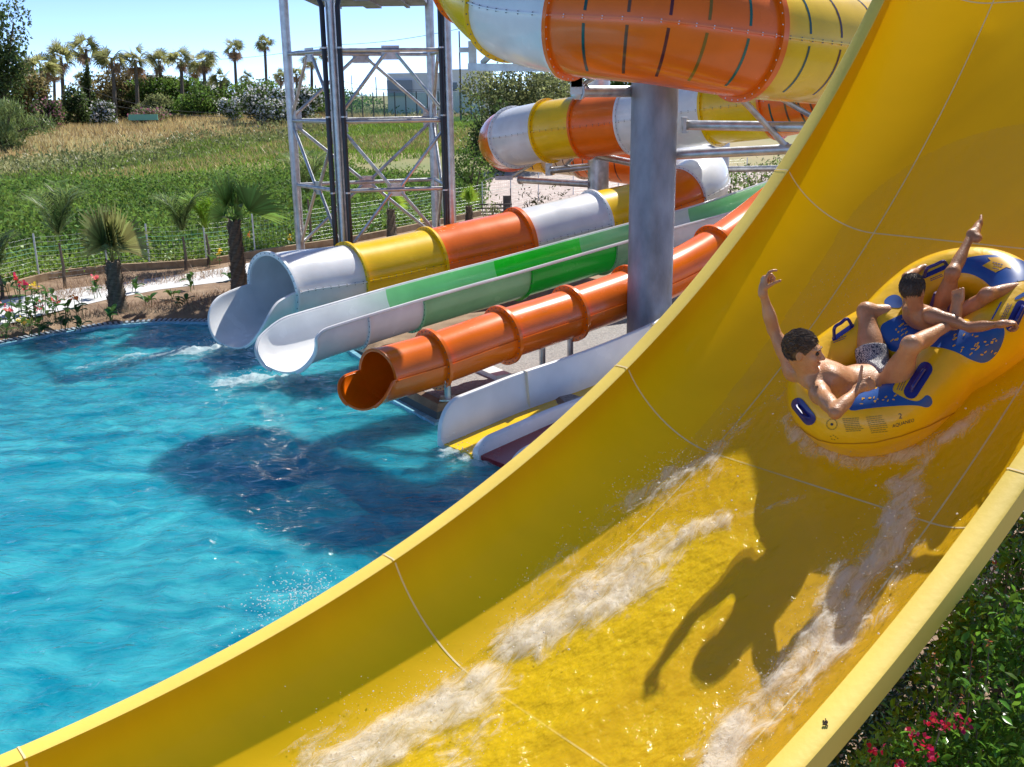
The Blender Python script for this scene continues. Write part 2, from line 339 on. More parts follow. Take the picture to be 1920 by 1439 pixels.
# ---------------------------------------------------------------- trees and bushes
barkm = mat('palm_bark', (0.10, 0.075, 0.05), rough=.95, col2=(0.22, 0.17, 0.12), vscale=9, bump=1, bscale=25, stretch=(1, 1, 3))
bark2 = mat('tree_bark', (0.09, 0.065, 0.045), rough=.95, col2=(0.2, 0.16, 0.12), vscale=6, bump=1, bscale=20)
M_palm = leafmat('palm_fronds', (0.13, 0.16, 0.055), (0.28, 0.28, 0.11), island=.45, vscale=.5, transl=.5)
M_palmd = leafmat('dead_fronds', (0.26, 0.16, 0.09), (0.45, 0.31, 0.18), island=.35, transl=.3)
def palm_crown(c, rad, nf, rs, dead=0.0):
    """fan fronds: stalk plus a hand of drooping blades"""
    V = []; Q = []; D = []
    for i in range(nf):
        az = rs.uniform(0, 2*PI); isd = rs.random() < dead
        el = rs.uniform(-1.2, -.6) if isd else math.asin(rs.uniform(-.5, 1))
        d = np.array([math.cos(az)*math.cos(el), math.sin(az)*math.cos(el), math.sin(el)]); L = rad*rs.uniform(.18, .48)
        s = nrm(np.cross(d, [0, 0, 1])+1e-6); u = np.cross(s, d); ro = rs.uniform(-1.3, 1.3); s = s*math.cos(ro)+u*math.sin(ro); u = np.cross(s, d); b = c+d*L
        k0 = len(V)*1; V += [c-s*.03, c+s*.03, b+s*.03, b-s*.03]; Q.append((k0, k0+1, k0+2, k0+3)); D.append(isd)
        for a in np.linspace(-1.35, 1.35, 13):
            e = nrm(d*math.cos(a)+s*math.sin(a)); bl = rad*.62*(1-.25*abs(a)/1.25)*rs.uniform(.75, 1.1); wv = nrm(np.cross(e, u))*rad*.026
            m = b+e*bl*.6; t = b+e*bl-np.array([0, 0, bl*rs.uniform(.05, .35)]); k0 = len(V)
            V += [b-wv*.4, b+wv*.4, m+wv, m-wv]; Q.append((k0, k0+1, k0+2, k0+3)); D.append(isd)
            V += [m-wv, m+wv, t+wv*.1, t-wv*.1]; Q.append((k0+4, k0+5, k0+6, k0+7)); D.append(isd)
    return np.array(V), np.array(Q), np.array(D)
def fan_palm(cx, cy, bx, by, d, rad, tr, nf, label, group=None, dead=.25, seed=0, name='fan_palm', skirt=True):
    rs = np.random.default_rng(seed+100); b = P(bx, by, d); t = P(cx, cy, d); gb = np.array([b[0], b[1], float(gzn(b[0], b[1]))])
    root = empty(name, gb, label, 'palm tree', group)
    g = MB(); n = 9; pts = [gb*(1-q)+t*q+np.array([math.sin(q*2.5)*tr*.5, 0, 0]) for q in np.linspace(0, 1, n)]
    g.tube(pts, [tr*(1.35-.5*q)*(1+.06*rs.normal()) for q in np.linspace(0, 1, n)], 8); g.build('trunk', barkm, root)
    V, Q, D = palm_crown(t, rad, nf, rs, 0)
    np_mesh('crown', V, Q, M_palm, root)
    if dead:
        V, Q, D = palm_crown(t-np.array([0, 0, rad*.12]), rad*.8, int(nf*dead)+2, rs, 1.0); np_mesh('dead_fronds', V, Q, M_palmd, root)
    return root
# far row of palms: crown centre px, ground px, distance, crown radius
FP = [(75, 132, 85, 235, 105, 3.0, 'shaggy palm at far left beside the tall dark tree'), (113, 112, 118, 215, 112, 2.7, 'palm with upright tuft, second tall one from the left in the far row'),
      (160, 96, 168, 225, 115, 2.8, 'tall palm with ivy covered trunk in the far row'), (208, 112, 216, 222, 110, 2.7, 'full crowned palm right of the ivy covered palm'),
      (252, 116, 258, 222, 112, 2.7, 'palm in front of the brown bushy tree, far row'), (298, 118, 303, 215, 116, 2.3, 'palm left of the round dark green tree, far row'),
      (338, 116, 341, 222, 114, 2.3, 'palm rising in front of the round dark green tree'), (380, 118, 383, 190, 114, 2.5, 'palm right of the round dark green tree, above a white house'),
      (413, 155, 415, 215, 112, 2.1, 'short palm beside the white house in the far row'), (438, 95, 442, 190, 118, 1.9, 'tall thin palm with a brown dry crown'),
      (495, 84, 499, 190, 122, 1.8, 'tallest thin palm standing left of the steel tower'), (583, 118, 583, 200, 125, 1.8, 'thin palm seen between the first two tower posts'),
      (611, 105, 611, 200, 128, 1.5, 'thin palm half hidden behind the front tower post'), (152, 150, 154, 215, 135, 1.5, 'small distant palm behind the ivy covered palm'),
      (460, 152, 462, 215, 150, 1.9, 'small distant palm left of the tallest thin palm'), (525, 148, 527, 215, 150, 2.0, 'low distant palm just left of the first tower post'), (555, 142, 556, 215, 150, 2.2, 'low distant palm just right of the first tower post'),
      (48, 145, 60, 235, 108, 2.4, 'leaning shaggy palm nearest the tall dark tree'), (100, 140, 103, 230, 118, 1.9, 'small palm squeezed between two taller ones at far left'),
      (368, 135, 371, 205, 120, 1.8, 'small palm just left of the palm above the white house')]
for i, (cx, cy, bx, by, d, rad, lab) in enumerate(FP):
    fan_palm(cx, cy-3, bx, by, d, rad*.88, .2 if rad > 2 else .17, 19, lab, 'palms in the far tree line', dead=.3 if i != 9 else 1.2, seed=i)

def crown_pts(c, r, n, rs, lumps=14, flat=.8):
    """points through an uneven crown made of lumps, denser near lump surfaces"""
    u = rs.normal(size=(lumps, 3)); u /= np.linalg.norm(u, axis=1)[:, None]; lc = u*rs.uniform(.35, .8, (lumps, 1)); lr = rs.uniform(.28, .5, lumps)
    k = rs.integers(0, lumps, n); w_ = rs.normal(size=(n, 3)); w_ /= np.linalg.norm(w_, axis=1)[:, None]
    p = lc[k]+w_*(lr[k]*rs.uniform(.55, 1.08, n))[:, None]
    return np.asarray(c)+p*np.asarray(r), np.asarray(c)+lc*np.asarray(r)
def bush(name, px, py, d, rx, rz, n, ls, m, label, cat='bush', group=None, seed=0, trunk=0, flowers=None, fm=None, lumps=14, up=.15, asp=.5):
    rs = np.random.default_rng(seed+500); c = P(px, py, d); g0 = float(gzn(c[0], c[1])); base = np.array([c[0], c[1], g0]); root = empty(name, base, label, cat, group)
    if cat not in ('tree', 'ivy'): c2 = c[2]+rz; rz = max(rz, (c2-g0)/2); c = np.array([c[0], c[1], c2-rz])
    pts, lc = crown_pts(c, (rx, rx*.8, rz), n, rs, lumps)
    if cat == 'tree': n2 = n//4; low = np.column_stack([c[0]+rs.normal(size=n2)*rx*.45, c[1]+rs.normal(size=n2)*rx*.4, g0+rs.uniform(0, 1, n2)*(c[2]-g0)]); pts = np.vstack([pts, low])
    pts = pts[pts[:, 2] > g0]
    v, q = leaf_quads(pts, ls, up=up, asp=asp, rs=rs); np_mesh('crown', v, q, m, root)
    g = MB()
    for l in lc[:8]:
        g.tube([base, base*.5+c*.5*np.array([1, 1, 1])+rs.normal(size=3)*.1*rx, l], [max(.05, rx*.06), rx*.04, .02*rx+.01], 6)
    g.build('trunk', bark2, root)
    if flowers:
        fp, _ = crown_pts(c, (rx*1.03, rx*.83, rz*1.05), flowers, rs, lumps); fp = pts[rs.integers(0, len(pts), flowers)]+nrm([0, -1, .6])*ls*.4
        v, q = leaf_quads(fp, ls*.75, asp=.9, rs=rs); np_mesh('flowers', v, q, fm, root)
    return root
M_dark = leafmat('dark_foliage', (0.035, 0.065, 0.02), (0.09, 0.14, 0.04), island=.5, vscale=.5, transl=.5)
M_mid = leafmat('mid_foliage', (0.05, 0.11, 0.02), (0.12, 0.21, 0.04), island=.45, vscale=.6, transl=.5)
M_brown = leafmat('brownish_foliage', (0.13, 0.115, 0.045), (0.24, 0.21, 0.09), island=.4, vscale=.5, transl=.5)
M_olive = leafmat('olive_foliage', (0.11, 0.14, 0.055), (0.21, 0.24, 0.10), island=.4, vscale=.7, transl=.5)
M_reed = leafmat('reed_foliage', (0.10, 0.16, 0.05), (0.22, 0.28, 0.10), island=.4)
M_white = leafmat('white_blossom', (0.75, 0.73, 0.76), (0.85, 0.84, 0.85), island=.1, transl=.2)
M_pink = leafmat('pink_blossom', (0.45, 0.16, 0.24), (0.55, 0.25, 0.33), island=.2, transl=.2)
bush('tall_tree', -8, 95, 92, 3.4, 5.6, 7000, .38, M_dark, 'tall dark tree cut off by the left edge of the picture', 'tree', seed=1, lumps=22)
bush('tree', 20, 165, 97, 3.6, 3.6, 5000, .4, M_brown, 'brown green bushy tree beneath the tall dark tree', 'tree', seed=2)
bush('reed_clump', 10, 235, 78, 3.2, 1.9, 6000, .5, M_reed, 'pale green reed clump at the left edge below the trees', 'reeds', seed=3, up=.6, asp=.15)
bush('tree', 236, 178, 118, 5.6, 3.0, 8000, .4, M_brown, 'broad brown green tree behind three palms of the far row', 'tree', seed=4, lumps=24)
bush('tree', 145, 205, 104, 1.7, 2.6, 2600, .33, M_dark, 'narrow dark green tree left of the ivy covered palm trunk', 'tree', seed=5)
bush('ivy_column', 168, 182, 113, .8, 3.8, 2200, .3, M_dark, 'dark ivy wrapped round the trunk of the tall palm', 'ivy', seed=6)
bush('tree', 318, 168, 117, 5.2, 1.8, 6000, .36, M_mid, 'round dark green tree left of the white house', 'tree', seed=7)
bush('bush', 360, 198, 109, 3.4, 2.2, 4200, .34, M_mid, 'bright green bush below the white house in the far row', seed=8)
bush('bush', 285, 205, 106, 2.4, 1.4, 2500, .32, M_olive, 'olive green bush between the palms left of the bright green bush', seed=9)
bush('oleander_bush', 505, 195, 98, 2.9, 2.3, 4200, .32, M_dark, 'large white flowering bush left of the first tower post', seed=10, flowers=1900, fm=M_white)
bush('oleander_bush', 566, 196, 100, 2.5, 1.8, 3200, .32, M_dark, 'white flowering bush seen through the left side of the tower', seed=11, flowers=1300, fm=M_white)
bush('oleander_bush', 438, 203, 100, 1.5, 1.3, 1600, .3, M_mid, 'small white flowering bush left of the largest white one', seed=12, flowers=750, fm=M_white)
bush('oleander_bush', 197, 214, 101, 1.4, 1.2, 1500, .3, M_dark, 'white flowering bush beneath the palms of the far row', seed=13, flowers=600, fm=M_white)
bush('oleander_bush', 98, 218, 95, 1.9, 2.0, 2400, .3, M_dark, 'dark bush with pale pink blossom at far left', seed=14, flowers=500, fm=M_pink)
bush('oleander_bush', 275, 218, 103, 2.4, .9, 1800, .28, M_olive, 'low pink flowering bush beneath the palms', seed=15, flowers=600, fm=M_pink)
bush('hedge', 465, 180, 112, 4.6, 2.1, 6000, .36, M_mid, 'tall green hedge behind the largest white flowering bush', 'hedge', seed=16)
bush('hedge', 590, 190, 120, 7, 1.6, 4500, .4, M_mid, 'long green hedge seen through the tower', 'hedge', seed=17)
bush('tree', 975, 178, 62, 3.3, 2.5, 10000, .22, M_olive, 'large olive green tree behind the left end of the middle tube', 'tree', seed=18, lumps=26)
bush('tree', 1045, 175, 66, 2.9, 2.3, 7000, .22, M_olive, 'olive green tree partly hidden by the steel column bracket', 'tree', seed=19, lumps=20)
bush('tree', 1165, 160, 64, 2.6, 1.6, 4200, .25, M_mid, 'green tree showing between the upper and the middle tube', 'tree', seed=20)
bush('tree', 920, 222, 58, 1.6, 1.7, 3000, .22, M_dark, 'dark shrub at the left foot of the large olive green tree', 'shrub', seed=21)
bush('bush', 885, 278, 44, .95, .55, 1500, .14, M_mid, 'low green bush right of the tower by the thin dark pole', seed=22)
bush('bush', 1432, 305, 36, 1.7, .55, 3000, .12, M_mid, 'green bush right of the small rear column, behind the pipes', seed=23)
for i, (x, y, d, r_) in enumerate([(1000, 385, 28, .7), (1065, 355, 31, .8), (1375, 345, 30, .9), (1320, 352, 29, .5), (935, 395, 27, .5), (1425, 340, 30, .7)]):
    bush('shrub', x, y, d, r_, .55, 420, .13, M_olive, ['thin sparse shrub left of the white tube segment', 'sparse shrub below the small steel column', 'leafy shrub right of the rear steel column', 'small shrub hidden at the foot of the rear column', 'low sparse shrub by the young bright palm', 'shrub just left of the yellow slide rim'][i], 'shrub', 'sparse shrubs on the rubble lot', seed=40+i, up=.4, asp=.3)
g = MB(); c = P(460, 243, 98)
for i in range(14): 
    a = rng.uniform(0, 6.28); g.ball(c+np.array([rng.normal()*1.7, rng.normal()*1, -.6]), (1.7, 1.2, rng.uniform(.5, 1.1)), nu=10, nv=6)
tag(g.build('spoil_heap', mat('grey_rubble', (.33, .31, .29), rough=.95, col2=(.5, .48, .45), vscale=3, bump=1, bscale=8)), 'low heap of grey rubble in the dry field', 'heap')
# flat roofed white houses
wallw = mat('white_render', (0.80, 0.80, 0.80), rough=.8, var=.04, vscale=.6)
glassd = mat('dark_window', (0.10, 0.13, 0.17), rough=.15)
awn = mat('grey_awning', (0.30, 0.34, 0.40), rough=.7)
def house(blocks, wins, label, name='white_house', extra=None):
    d = blocks[0][4]; b0 = Pz(blocks[0][0], 222, GZ); root = empty(name, (P(blocks[0][0], 222, d)[0], d, GZ), label, 'house')
    for x0, y0, x1, y1, dd, dp in blocks:
        a = P(x0, y0, dd); b = P(x1, y1, dd); g = MB(); g.box(((a[0]+b[0])/2, dd+dp/2, (a[2]+GZ)/2), (abs(b[0]-a[0])/2, dp/2, (a[2]-GZ)/2))
        g.box(((a[0]+b[0])/2, dd+dp/2, a[2]+.12), (abs(b[0]-a[0])/2+.08, dp/2+.08, .12)); g.build('wall', wallw, root, smooth=False)
    for x0, y0, x1, y1, dd in wins:
        a = P(x0, y0, dd-.05); b = P(x1, y1, dd-.05); g = MB(); g.box(((a[0]+b[0])/2, dd-.02, (a[2]+b[2])/2), (abs(b[0]-a[0])/2, .05, abs(a[2]-b[2])/2)); f = g.build('window', wallw, root, smooth=False)
        g = MB(); g.box(((a[0]+b[0])/2, dd-.05, (a[2]+b[2])/2), (abs(b[0]-a[0])/2-.06, .05, abs(a[2]-b[2])/2-.06))
        o = g.build('pane', glassd, None, smooth=False); o.parent = f; o.matrix_parent_inverse = Matrix.Translation(-root.location)
    return root
h = house([(735, 143, 848, 212, 130, 9), (848, 136, 925, 212, 128, 9)], [(852, 155, 862, 172, 128), (898, 158, 905, 176, 128), (910, 158, 917, 176, 128)], 'white flat roofed two storey house seen through the right side of the tower')
g = MB(); a = P(735, 152, 129.6); b = P(780, 180, 129.6); g.box(((a[0]+b[0])/2, 129.7, (a[2]+b[2])/2), (abs(b[0]-a[0])/2, .25, abs(a[2]-b[2])/2)); g.build('awning', awn, h, smooth=False)
h = house([(388, 158, 418, 215, 122, 6)], [(393, 168, 397, 180, 122), (403, 172, 408, 184, 122)], 'small white house behind the palms, left of centre')
h = house([(288, 146, 318, 200, 135, 8), (272, 160, 288, 200, 136, 6)], [(300, 152, 306, 160, 135)], 'distant white house half hidden by the round dark green tree')
# sports fence of green mesh behind the tower
netm = mat('green_net', (0.15, 0.45, 0.33), rough=.8, alpha=.35); polem = mat('grey_pole', (0.10, 0.10, 0.10), rough=.7); woodp = mat('wood_pole', (0.10, 0.07, 0.05), rough=.9, var=.2)
root = empty('sports_fence', (P(640, 215, 100)[0], 100, GZ), 'tall green mesh sports fence seen through the tower', 'fence')
a = P(650, 176, 100); b = P(905, 176, 100)
for i in range(14):
    x = a[0]+(b[0]-a[0])*i/13; g = MB(); g.tube([(x, 100, GZ), (x, 100, a[2]+.1)], .06, 6); g.build('post', polem, root)
g = MB(); g.add([(a[0], 100, GZ+.9), (b[0], 100, GZ+.9), (b[0], 100, a[2]), (a[0], 100, a[2])], [(0, 1, 2, 3)]); g.build('net', netm, root, smooth=False)
g = MB(); a = P(265, 209, 101.5); b = P(318, 217, 101.5); g.box(((a[0]+b[0])/2, 101.5, (a[2]+b[2])/2-.3), (abs(b[0]-a[0])/2, .05, (a[2]-b[2])/2+.05)); tag(g.build('green_board', mat('green_board', (.18, .45, .36), rough=.7), smooth=False), 'pale green board standing beneath the far palms', 'board')
def pole(px, ytop, ybase, r_, label, d=None, cross=False, m=None):
    b = Pz(px, ybase, GZ) if d is None else P(px, ybase, d); t = P(px, ytop, (b-CAM)@FW); g = MB(); root = empty('utility_pole', (b[0], b[1], GZ), label, 'pole', 'utility poles')
    g.tube([(b[0], b[1], GZ), (b[0], b[1], t[2])], [r_, r_*.75], 8); g.build('shaft', m or woodp, root)
    if cross:
        g = MB(); g.box((b[0], b[1], t[2]-.3), (.8, .05, .05))
        for k in (-.7, -.3, .3, .7): g.ball((b[0]+k, b[1], t[2]-.18), .08, nu=6, nv=4)
        g.build('crossarm', polem, root)
    return np.array([b[0], b[1], t[2]])
pw = [pole(708, 145, 222, .13, 'leaning wooden pole seen through the middle of the tower'), pole(732, 158, 224, .10, 'short pole beside the leaning wooden pole'),
      pole(663, 142, 222, .10, 'thin pole just right of the front tower post', cross=False), pole(878, 148, 210, .12, 'pole in front of the right part of the white house'),
      pole(866, 62, 268, .085, 'tall thin dark pole rising behind the lower end of the white tube'), pole(772, 148, 224, .08, 'thin pole in front of the grey awning')]
g = MB()
for (x0, y0), (x1, y1), d0, d1, sag in [((180, 96), (620, 84), 118, 100, 1.2), ((620, 84), (1000, 20), 100, 60, .5), ((120, 150), (600, 175), 90, 90, 2.2), ((600, 160), (1100, 130), 95, 90, 1.), ((150, 185), (660, 200), 88, 88, 1.2), ((640, 152), (900, 160), 100, 100, .8)]:
    a = P(x0, y0, d0); b = P(x1, y1, d1); g.tube([a*(1-t)+b*t-np.array([0, 0, sag*4*t*(1-t)]) for t in np.linspace(0, 1, 20)], .018, 4)
tag(g.build('overhead_cable', polem), 'thin overhead cables crossing the sky behind the tower', 'cables')

# ---------------------------------------------------------------- wire fence
wirem = mat('galvanised_wire', (0.62, 0.66, 0.70), rough=.4, metal=.3); wirem2 = mat('green_wire', (0.12, 0.42, 0.36), rough=.6)
FB = [(-270, 640), (-60, 560), (71, 530), (200, 513), (279, 506), (386, 498), (477, 482), (560, 466), (640, 452), (730, 436), (830, 415), (905, 403), (958, 392), (1010, 378), (1075, 366), (1160, 356), (1250, 350), (1400, 342)]
fp = [Pz(x, y, GZ)+np.array([0, .12, 0]) for x, y in FB]; root = empty('wire_fence', fp[2], 'long wire mesh fence with thin pale posts along the crop field', 'fence')
for p in fp:
    g = MB(); g.tube([p, p+np.array([0, 0, 1.28])], .024, 6); g.build('post', wirem, root)
g = MB(); g2 = MB(); H_ = [.08, .2, .32, .44, .56, .68, .80, .92, 1.05, 1.18]
for a, b in zip(fp[:-1], fp[1:]):
    n = max(1, int(np.linalg.norm(b-a)/.16))
    for k in range(n):
        c = a+(b-a)*k/n; g.tube([c+np.array([0, 0, .05]), c+np.array([0, 0, 1.18])], .0016, 3, cap=False)
    for h_ in H_:
        (g2 if h_ in (.92, .80) else g).tube([a+(b-a)*t+np.array([0, 0, h_-.03*4*t*(1-t)]) for t in (0, .25, .5, .75, 1)], .0018 if h_ not in (.92, .8) else .004, 3, cap=False)
g.build('wire_mesh', wirem, root); g2.build('green_wire', wirem2, root)

# ================================================================ SLIDES
def frames(pts):
    T = np.gradient(pts, axis=0); T /= np.linalg.norm(T, axis=1)[:, None]
    S = np.cross(T, [0, 0, 1.0]); S /= np.linalg.norm(S, axis=1)[:, None]; U = np.cross(S, T)
    return T, S, U
class Path:
    def __init__(s, px, step=.10, radii=None, world=False):
        P3 = [np.array(q, float) if world else P(*q[:3]) for q in px]
        s.p, s.par, s.s, s.node = spline(P3, step); s.T, s.S, s.U = frames(s.p)
        s.r = np.interp(s.par, range(len(px)), radii) if radii is not None else None
    def at(s, q):
        f = lambda A: np.array([np.interp(q, s.s, A[:, k]) for k in range(3)])
        return f(s.p), nrm(f(s.T)), nrm(f(s.S)), nrm(f(s.U)), (np.interp(q, s.s, s.r) if s.r is not None else None)
    def idx(s, a, b):
        q = [a]+[x for x in s.s if a+.02 < x < b-.02]+[b]; return q
def arc_shell(path, a, b, th0, th1, m, n=None, t=.014, dr=0.0, lip=None, mb=None):
    """curved shell following the path, th measured from the bottom towards the near side"""
    g = mb or MB(); qs = path.idx(a, b); n = n or max(6, int(abs(th1-th0)/.16)); grids = []
    if lip: qs = sorted(set([x for x in qs if x > lip[1]]+list(lip[0]+(lip[1]-lip[0])*np.linspace(0, 1, 22)**2)))
    for q in qs:
        c, T, S, U, r = path.at(q); r += dr
        l0, l1 = th0, th1
        if lip:
            e = np.clip((q-lip[0])/(lip[1]-lip[0]), 0, 1); k = lip[2]+(1-lip[2])*math.sqrt(max(0, 1-(1-e)**2)); l0, l1 = th0*k, th1*k
        th = np.linspace(l0, l1, n); o = c+(r*np.sin(th))[:, None]*S-(r*np.cos(th))[:, None]*U
        i = c+((r-t)*np.sin(th))[:, None]*S-((r-t)*np.cos(th))[:, None]*U
        grids.append(np.vstack([o, i[::-1]]))
    g.grid(grids, 0, True)
    nn = len(grids[0]); o = g.n-len(grids)*nn; h = nn//2
    for base, rev in ((o, False), (g.n-nn, True)):
        for j in range(h-1):
            q = (base+j, base+j+1, base+nn-2-j, base+nn-1-j); g.f.append(q[::-1] if rev else q); g.m.append(0)
    return g
def rim_bead(path, a, b, th, r_=.028, lip=None, off=0):
    g = MB(); qs = path.idx(a, b)
    if lip: qs = sorted(set([x for x in qs if x > lip[1]]+list(lip[0]+(lip[1]-lip[0])*np.linspace(0, 1, 22)**2)))
    pts = []
    for q in qs:
        c, T, S, U, r = path.at(q); t_ = th
        if lip: e = np.clip((q-lip[0])/(lip[1]-lip[0]), 0, 1); t_ = th*(lip[2]+(1-lip[2])*math.sqrt(max(0, 1-(1-e)**2)))
        r += off; pts.append(c+r*math.sin(t_)*S-r*math.cos(t_)*U)
    g.tube(pts, r_, 6); return g
def flange(path, q, th0, th1, m, parent, w_=.06, t=.03, nb=34, boltm=None, bolts=True):
    g = MB(); c, T, S, U, r = path.at(q); n = max(12, int(abs(th1-th0)/.13)); full = abs(th1-th0) > 6.2; th = np.linspace(th0, th1, n); P_ = []
    for rr, tt in ((r-.004, -t), (r+w_, -t), (r+w_, t), (r-.004, t)):
        P_.append(c+T*tt+(rr*np.sin(th))[:, None]*S-(rr*np.cos(th))[:, None]*U)
    P_ = np.array(P_).transpose(1, 0, 2); g.grid(P_, 0, True)
    if not full:
        o = g.n-n*4; g.f.append((o, o+1, o+2, o+3)); g.m.append(0); o = g.n-4; g.f.append((o+3, o+2, o+1, o)); g.m.append(0)
    f = g.build('flange', m, parent)
    if bolts:
        g = MB(); k = int(nb*abs(th1-th0)/(2*PI))
        for a in np.linspace(th0+.08, th1-.08, k):
            pos = c+(r+w_*.55)*(math.sin(a)*S-math.cos(a)*U)
            g.ball(pos-T*t, .013, nu=5, nv=3); g.ball(pos+T*t, .013, nu=5, nv=3)
        o = g.build('bolts', boltm or MT['bolt'], None); o.parent = f
        if f.parent is not None: o.matrix_parent_inverse = Matrix.Translation(-f.parent.location)
    return f
def ledge(path, a, b, th, m, parent, w_=.035, bolts=True, boltm=None, sp=.2):
    g = MB(); qs = path.idx(a, b); P_ = []
    for q in qs:
        c, T, S, U, r = path.at(q); e = math.sin(th)*S-math.cos(th)*U; n_ = nrm(np.cross(T, e))
        P_.append([c+e*(r-.003)-n_*.012, c+e*(r+w_)-n_*.012, c+e*(r+w_)+n_*.012, c+e*(r-.003)+n_*.012])
    g.grid(P_, 0, True); o = g.build('seam_flange', m, parent)
    if bolts:
        g = MB()
        for q in np.arange(a+.1, b, sp):
            c, T, S, U, r = path.at(q); e = math.sin(th)*S-math.cos(th)*U; n_ = nrm(np.cross(T, e))
            for k in (-1, 1): g.ball(c+e*(r+w_*.6)+n_*.016*k, .013, nu=5, nv=3)
        x = g.build('bolts', boltm or MT['bolt'], None); x.parent = o
        if o.parent is not None: x.matrix_parent_inverse = Matrix.Translation(-o.parent.location)
    return o
def stripes(path, qs, cols, parent, side=1, r_off=.003, wdt=.045):
    """dark translucent light bands let into the tube wall: arcs above and below the long seam"""
    for q, ci in zip(qs, cols):
        c, T, S, U, r = path.at(q); r += r_off
        for s0, s1 in ((PI/2+.10, PI/2+1.1), (PI/2-1.05, PI/2-.10)):
            for sg_ in (side,):
                th = np.linspace(s0, s1, 12)*sg_; g = MB()
                g.grid([[c+T*t+r*(math.sin(a)*S-math.cos(a)*U) for t in (-wdt/2, wdt/2)] for a in th]); g.build('light_band', STR[ci], parent)
# --- the long multicolour tube ride
RN = [(425, 590, 19.5, .72), (513, 545, 20.6, .735), (655, 522, 21.8, .72), (806, 490, 23.0, .72), (972, 452, 24.2, .73), (1115, 417, 25.2, .74), (1225, 390, 26, .74), (1278, 368, 26.4, .75), (1312, 342, 27.2, .78),
      (1290, 315, 29, .84), (1230, 300, 30.5, .84), (1165, 292, 31.5, .84), (1100, 283, 32.5, .84), (1035, 277, 33.5, .84), (985, 273, 33.7, .84), (955, 269, 32.7, .84), (948, 264, 31.3, .84), (966, 258, 30, .84), (1030, 246, 29, .84), (1098, 238, 28.2, .84),
      (1187, 228, 27.3, .84), (1345, 205, 25.5, .86), (1455, 190, 24.5, .86), (1600, 160, 23, .86), (1700, 130, 20.5, .86), (1690, 108, 18.3, .86), (1590, 98, 16.8, .86), (1398, 75, 15.4, .85), (1230, 47, 15.0, .85), (1078, 33, 15.3, .85), (965, 8, 16.3, .86), (905, -45, 17.3, .87), (872, -120, 18.4, .87)]
_w = [P(*q[:3]) for q in RN]
ride = Path(_w, .12, [q[3] for q in RN]+[.87]*(len(_w)-len(RN)), world=True); N = ride.node
root = empty('tube_slide', (ride.p[0][0], ride.p[0][1], 0), 'long winding white, yellow and orange tube slide ending in an open white trough', 'water slide')
RC = {(1, 2): 'white', (2, 3): 'yellow', (3, 4): 'orange', (4, 5): 'white', (5, 6): 'yellow', (6, 7): 'orange', (7, 9): 'white', (9, 10): 'white', (10, 12): 'orange', (12, 13): 'cream', (13, 15): 'yellow', (15, 17): 'orange', (17, 18): 'white', (18, 19): 'yellow', (19, 20): 'orange',
      (20, 21): 'white', (21, 22): 'yellow', (22, 24): 'orange', (24, 25): 'white', (25, 27): 'yellow', (27, 29): 'orange', (29, 30): 'white', (30, 31): 'yellow', (31, 32): 'orange'}
e0 = arc_shell(ride, 0, N[1], -1.62, 1.62, None, n=26, t=.03, lip=(0, .75, .26)); o = e0.build('exit_trough', MT['white'], root, label='open white trough ending in the water')
b_ = rim_bead(ride, 0, N[1], -1.62, .03, (0, .75, .26)); b_.build('rim', MT['white'], root); rim_bead(ride, 0, N[1], 1.62, .03, (0, .75, .26)).build('rim', MT['white'], root)
for (a, b), col in RC.items():
    s1 = a < 7
    arc_shell(ride, N[a], N[b], 0, 2*PI, None, n=41).build('tube_section', MT[col], root, label=col+' tube section')
    if a not in (28,):
        flange(ride, N[a], 0, 2*PI, MT[col if a not in (3, 5) else {3: 'yellow', 5: 'white'}[a]], root, w_=.075, boltm=MT['bolt'])
    for sd in (1, -1):
        ledge(ride, N[a]+.03, N[b]-.03, sd*PI/2*(1.0 if not s1 else 1.02), MT[col], root, w_=.03 if not s1 else .05, boltm=MT['boltlite'] if col == 'orange' and a > 20 else MT['bolt'])
flange(ride, N[4], 0, 2*PI, MT['orange'], root, w_=.08, t=.05)
flange(ride, N[29]-.035, 0, 2*PI, MT['orange'], root, w_=.08, boltm=MT['boltlite']); flange(ride, N[27]+.035, 0, 2*PI, MT['orange'], root, w_=.08, boltm=MT['boltlite'])
def fr(a, b, ts): return [N[a]+(N[b]-N[a])*t for t in ts]
stripes(ride, fr(27, 29, (.18, .36, .52, .68, .84)), (4, 3, 2, 1, 0), root, side=-1)
stripes(ride, fr(25, 27, (.22, .40, .58, .76, .90)), (1, 5, 5, 5, 0), root, side=-1)
stripes(ride, fr(22, 24, (.05, .13, .21, .29)), (0, 1, 2, 1), root, side=-1); stripes(ride, fr(22, 24, (.05, .13, .21, .29)), (0, 1, 2, 1), root, side=1)
stripes(ride, fr(10, 12, (.35, .5, .65, .8, .95)), (2, 1, 2, 1, 0), root, side=-1); stripes(ride, fr(12, 13, (.2, .45, .7)), (5, 5, 5), root, side=-1); stripes(ride, fr(13, 15, (.25, .55)), (5, 5), root, side=-1)
stripes(ride, fr(10, 12, (.35, .5, .65, .8, .95)), (2, 1, 2, 1, 0), root, side=1); stripes(ride, fr(12, 13, (.2, .45, .7)), (5, 5, 5), root, side=1)

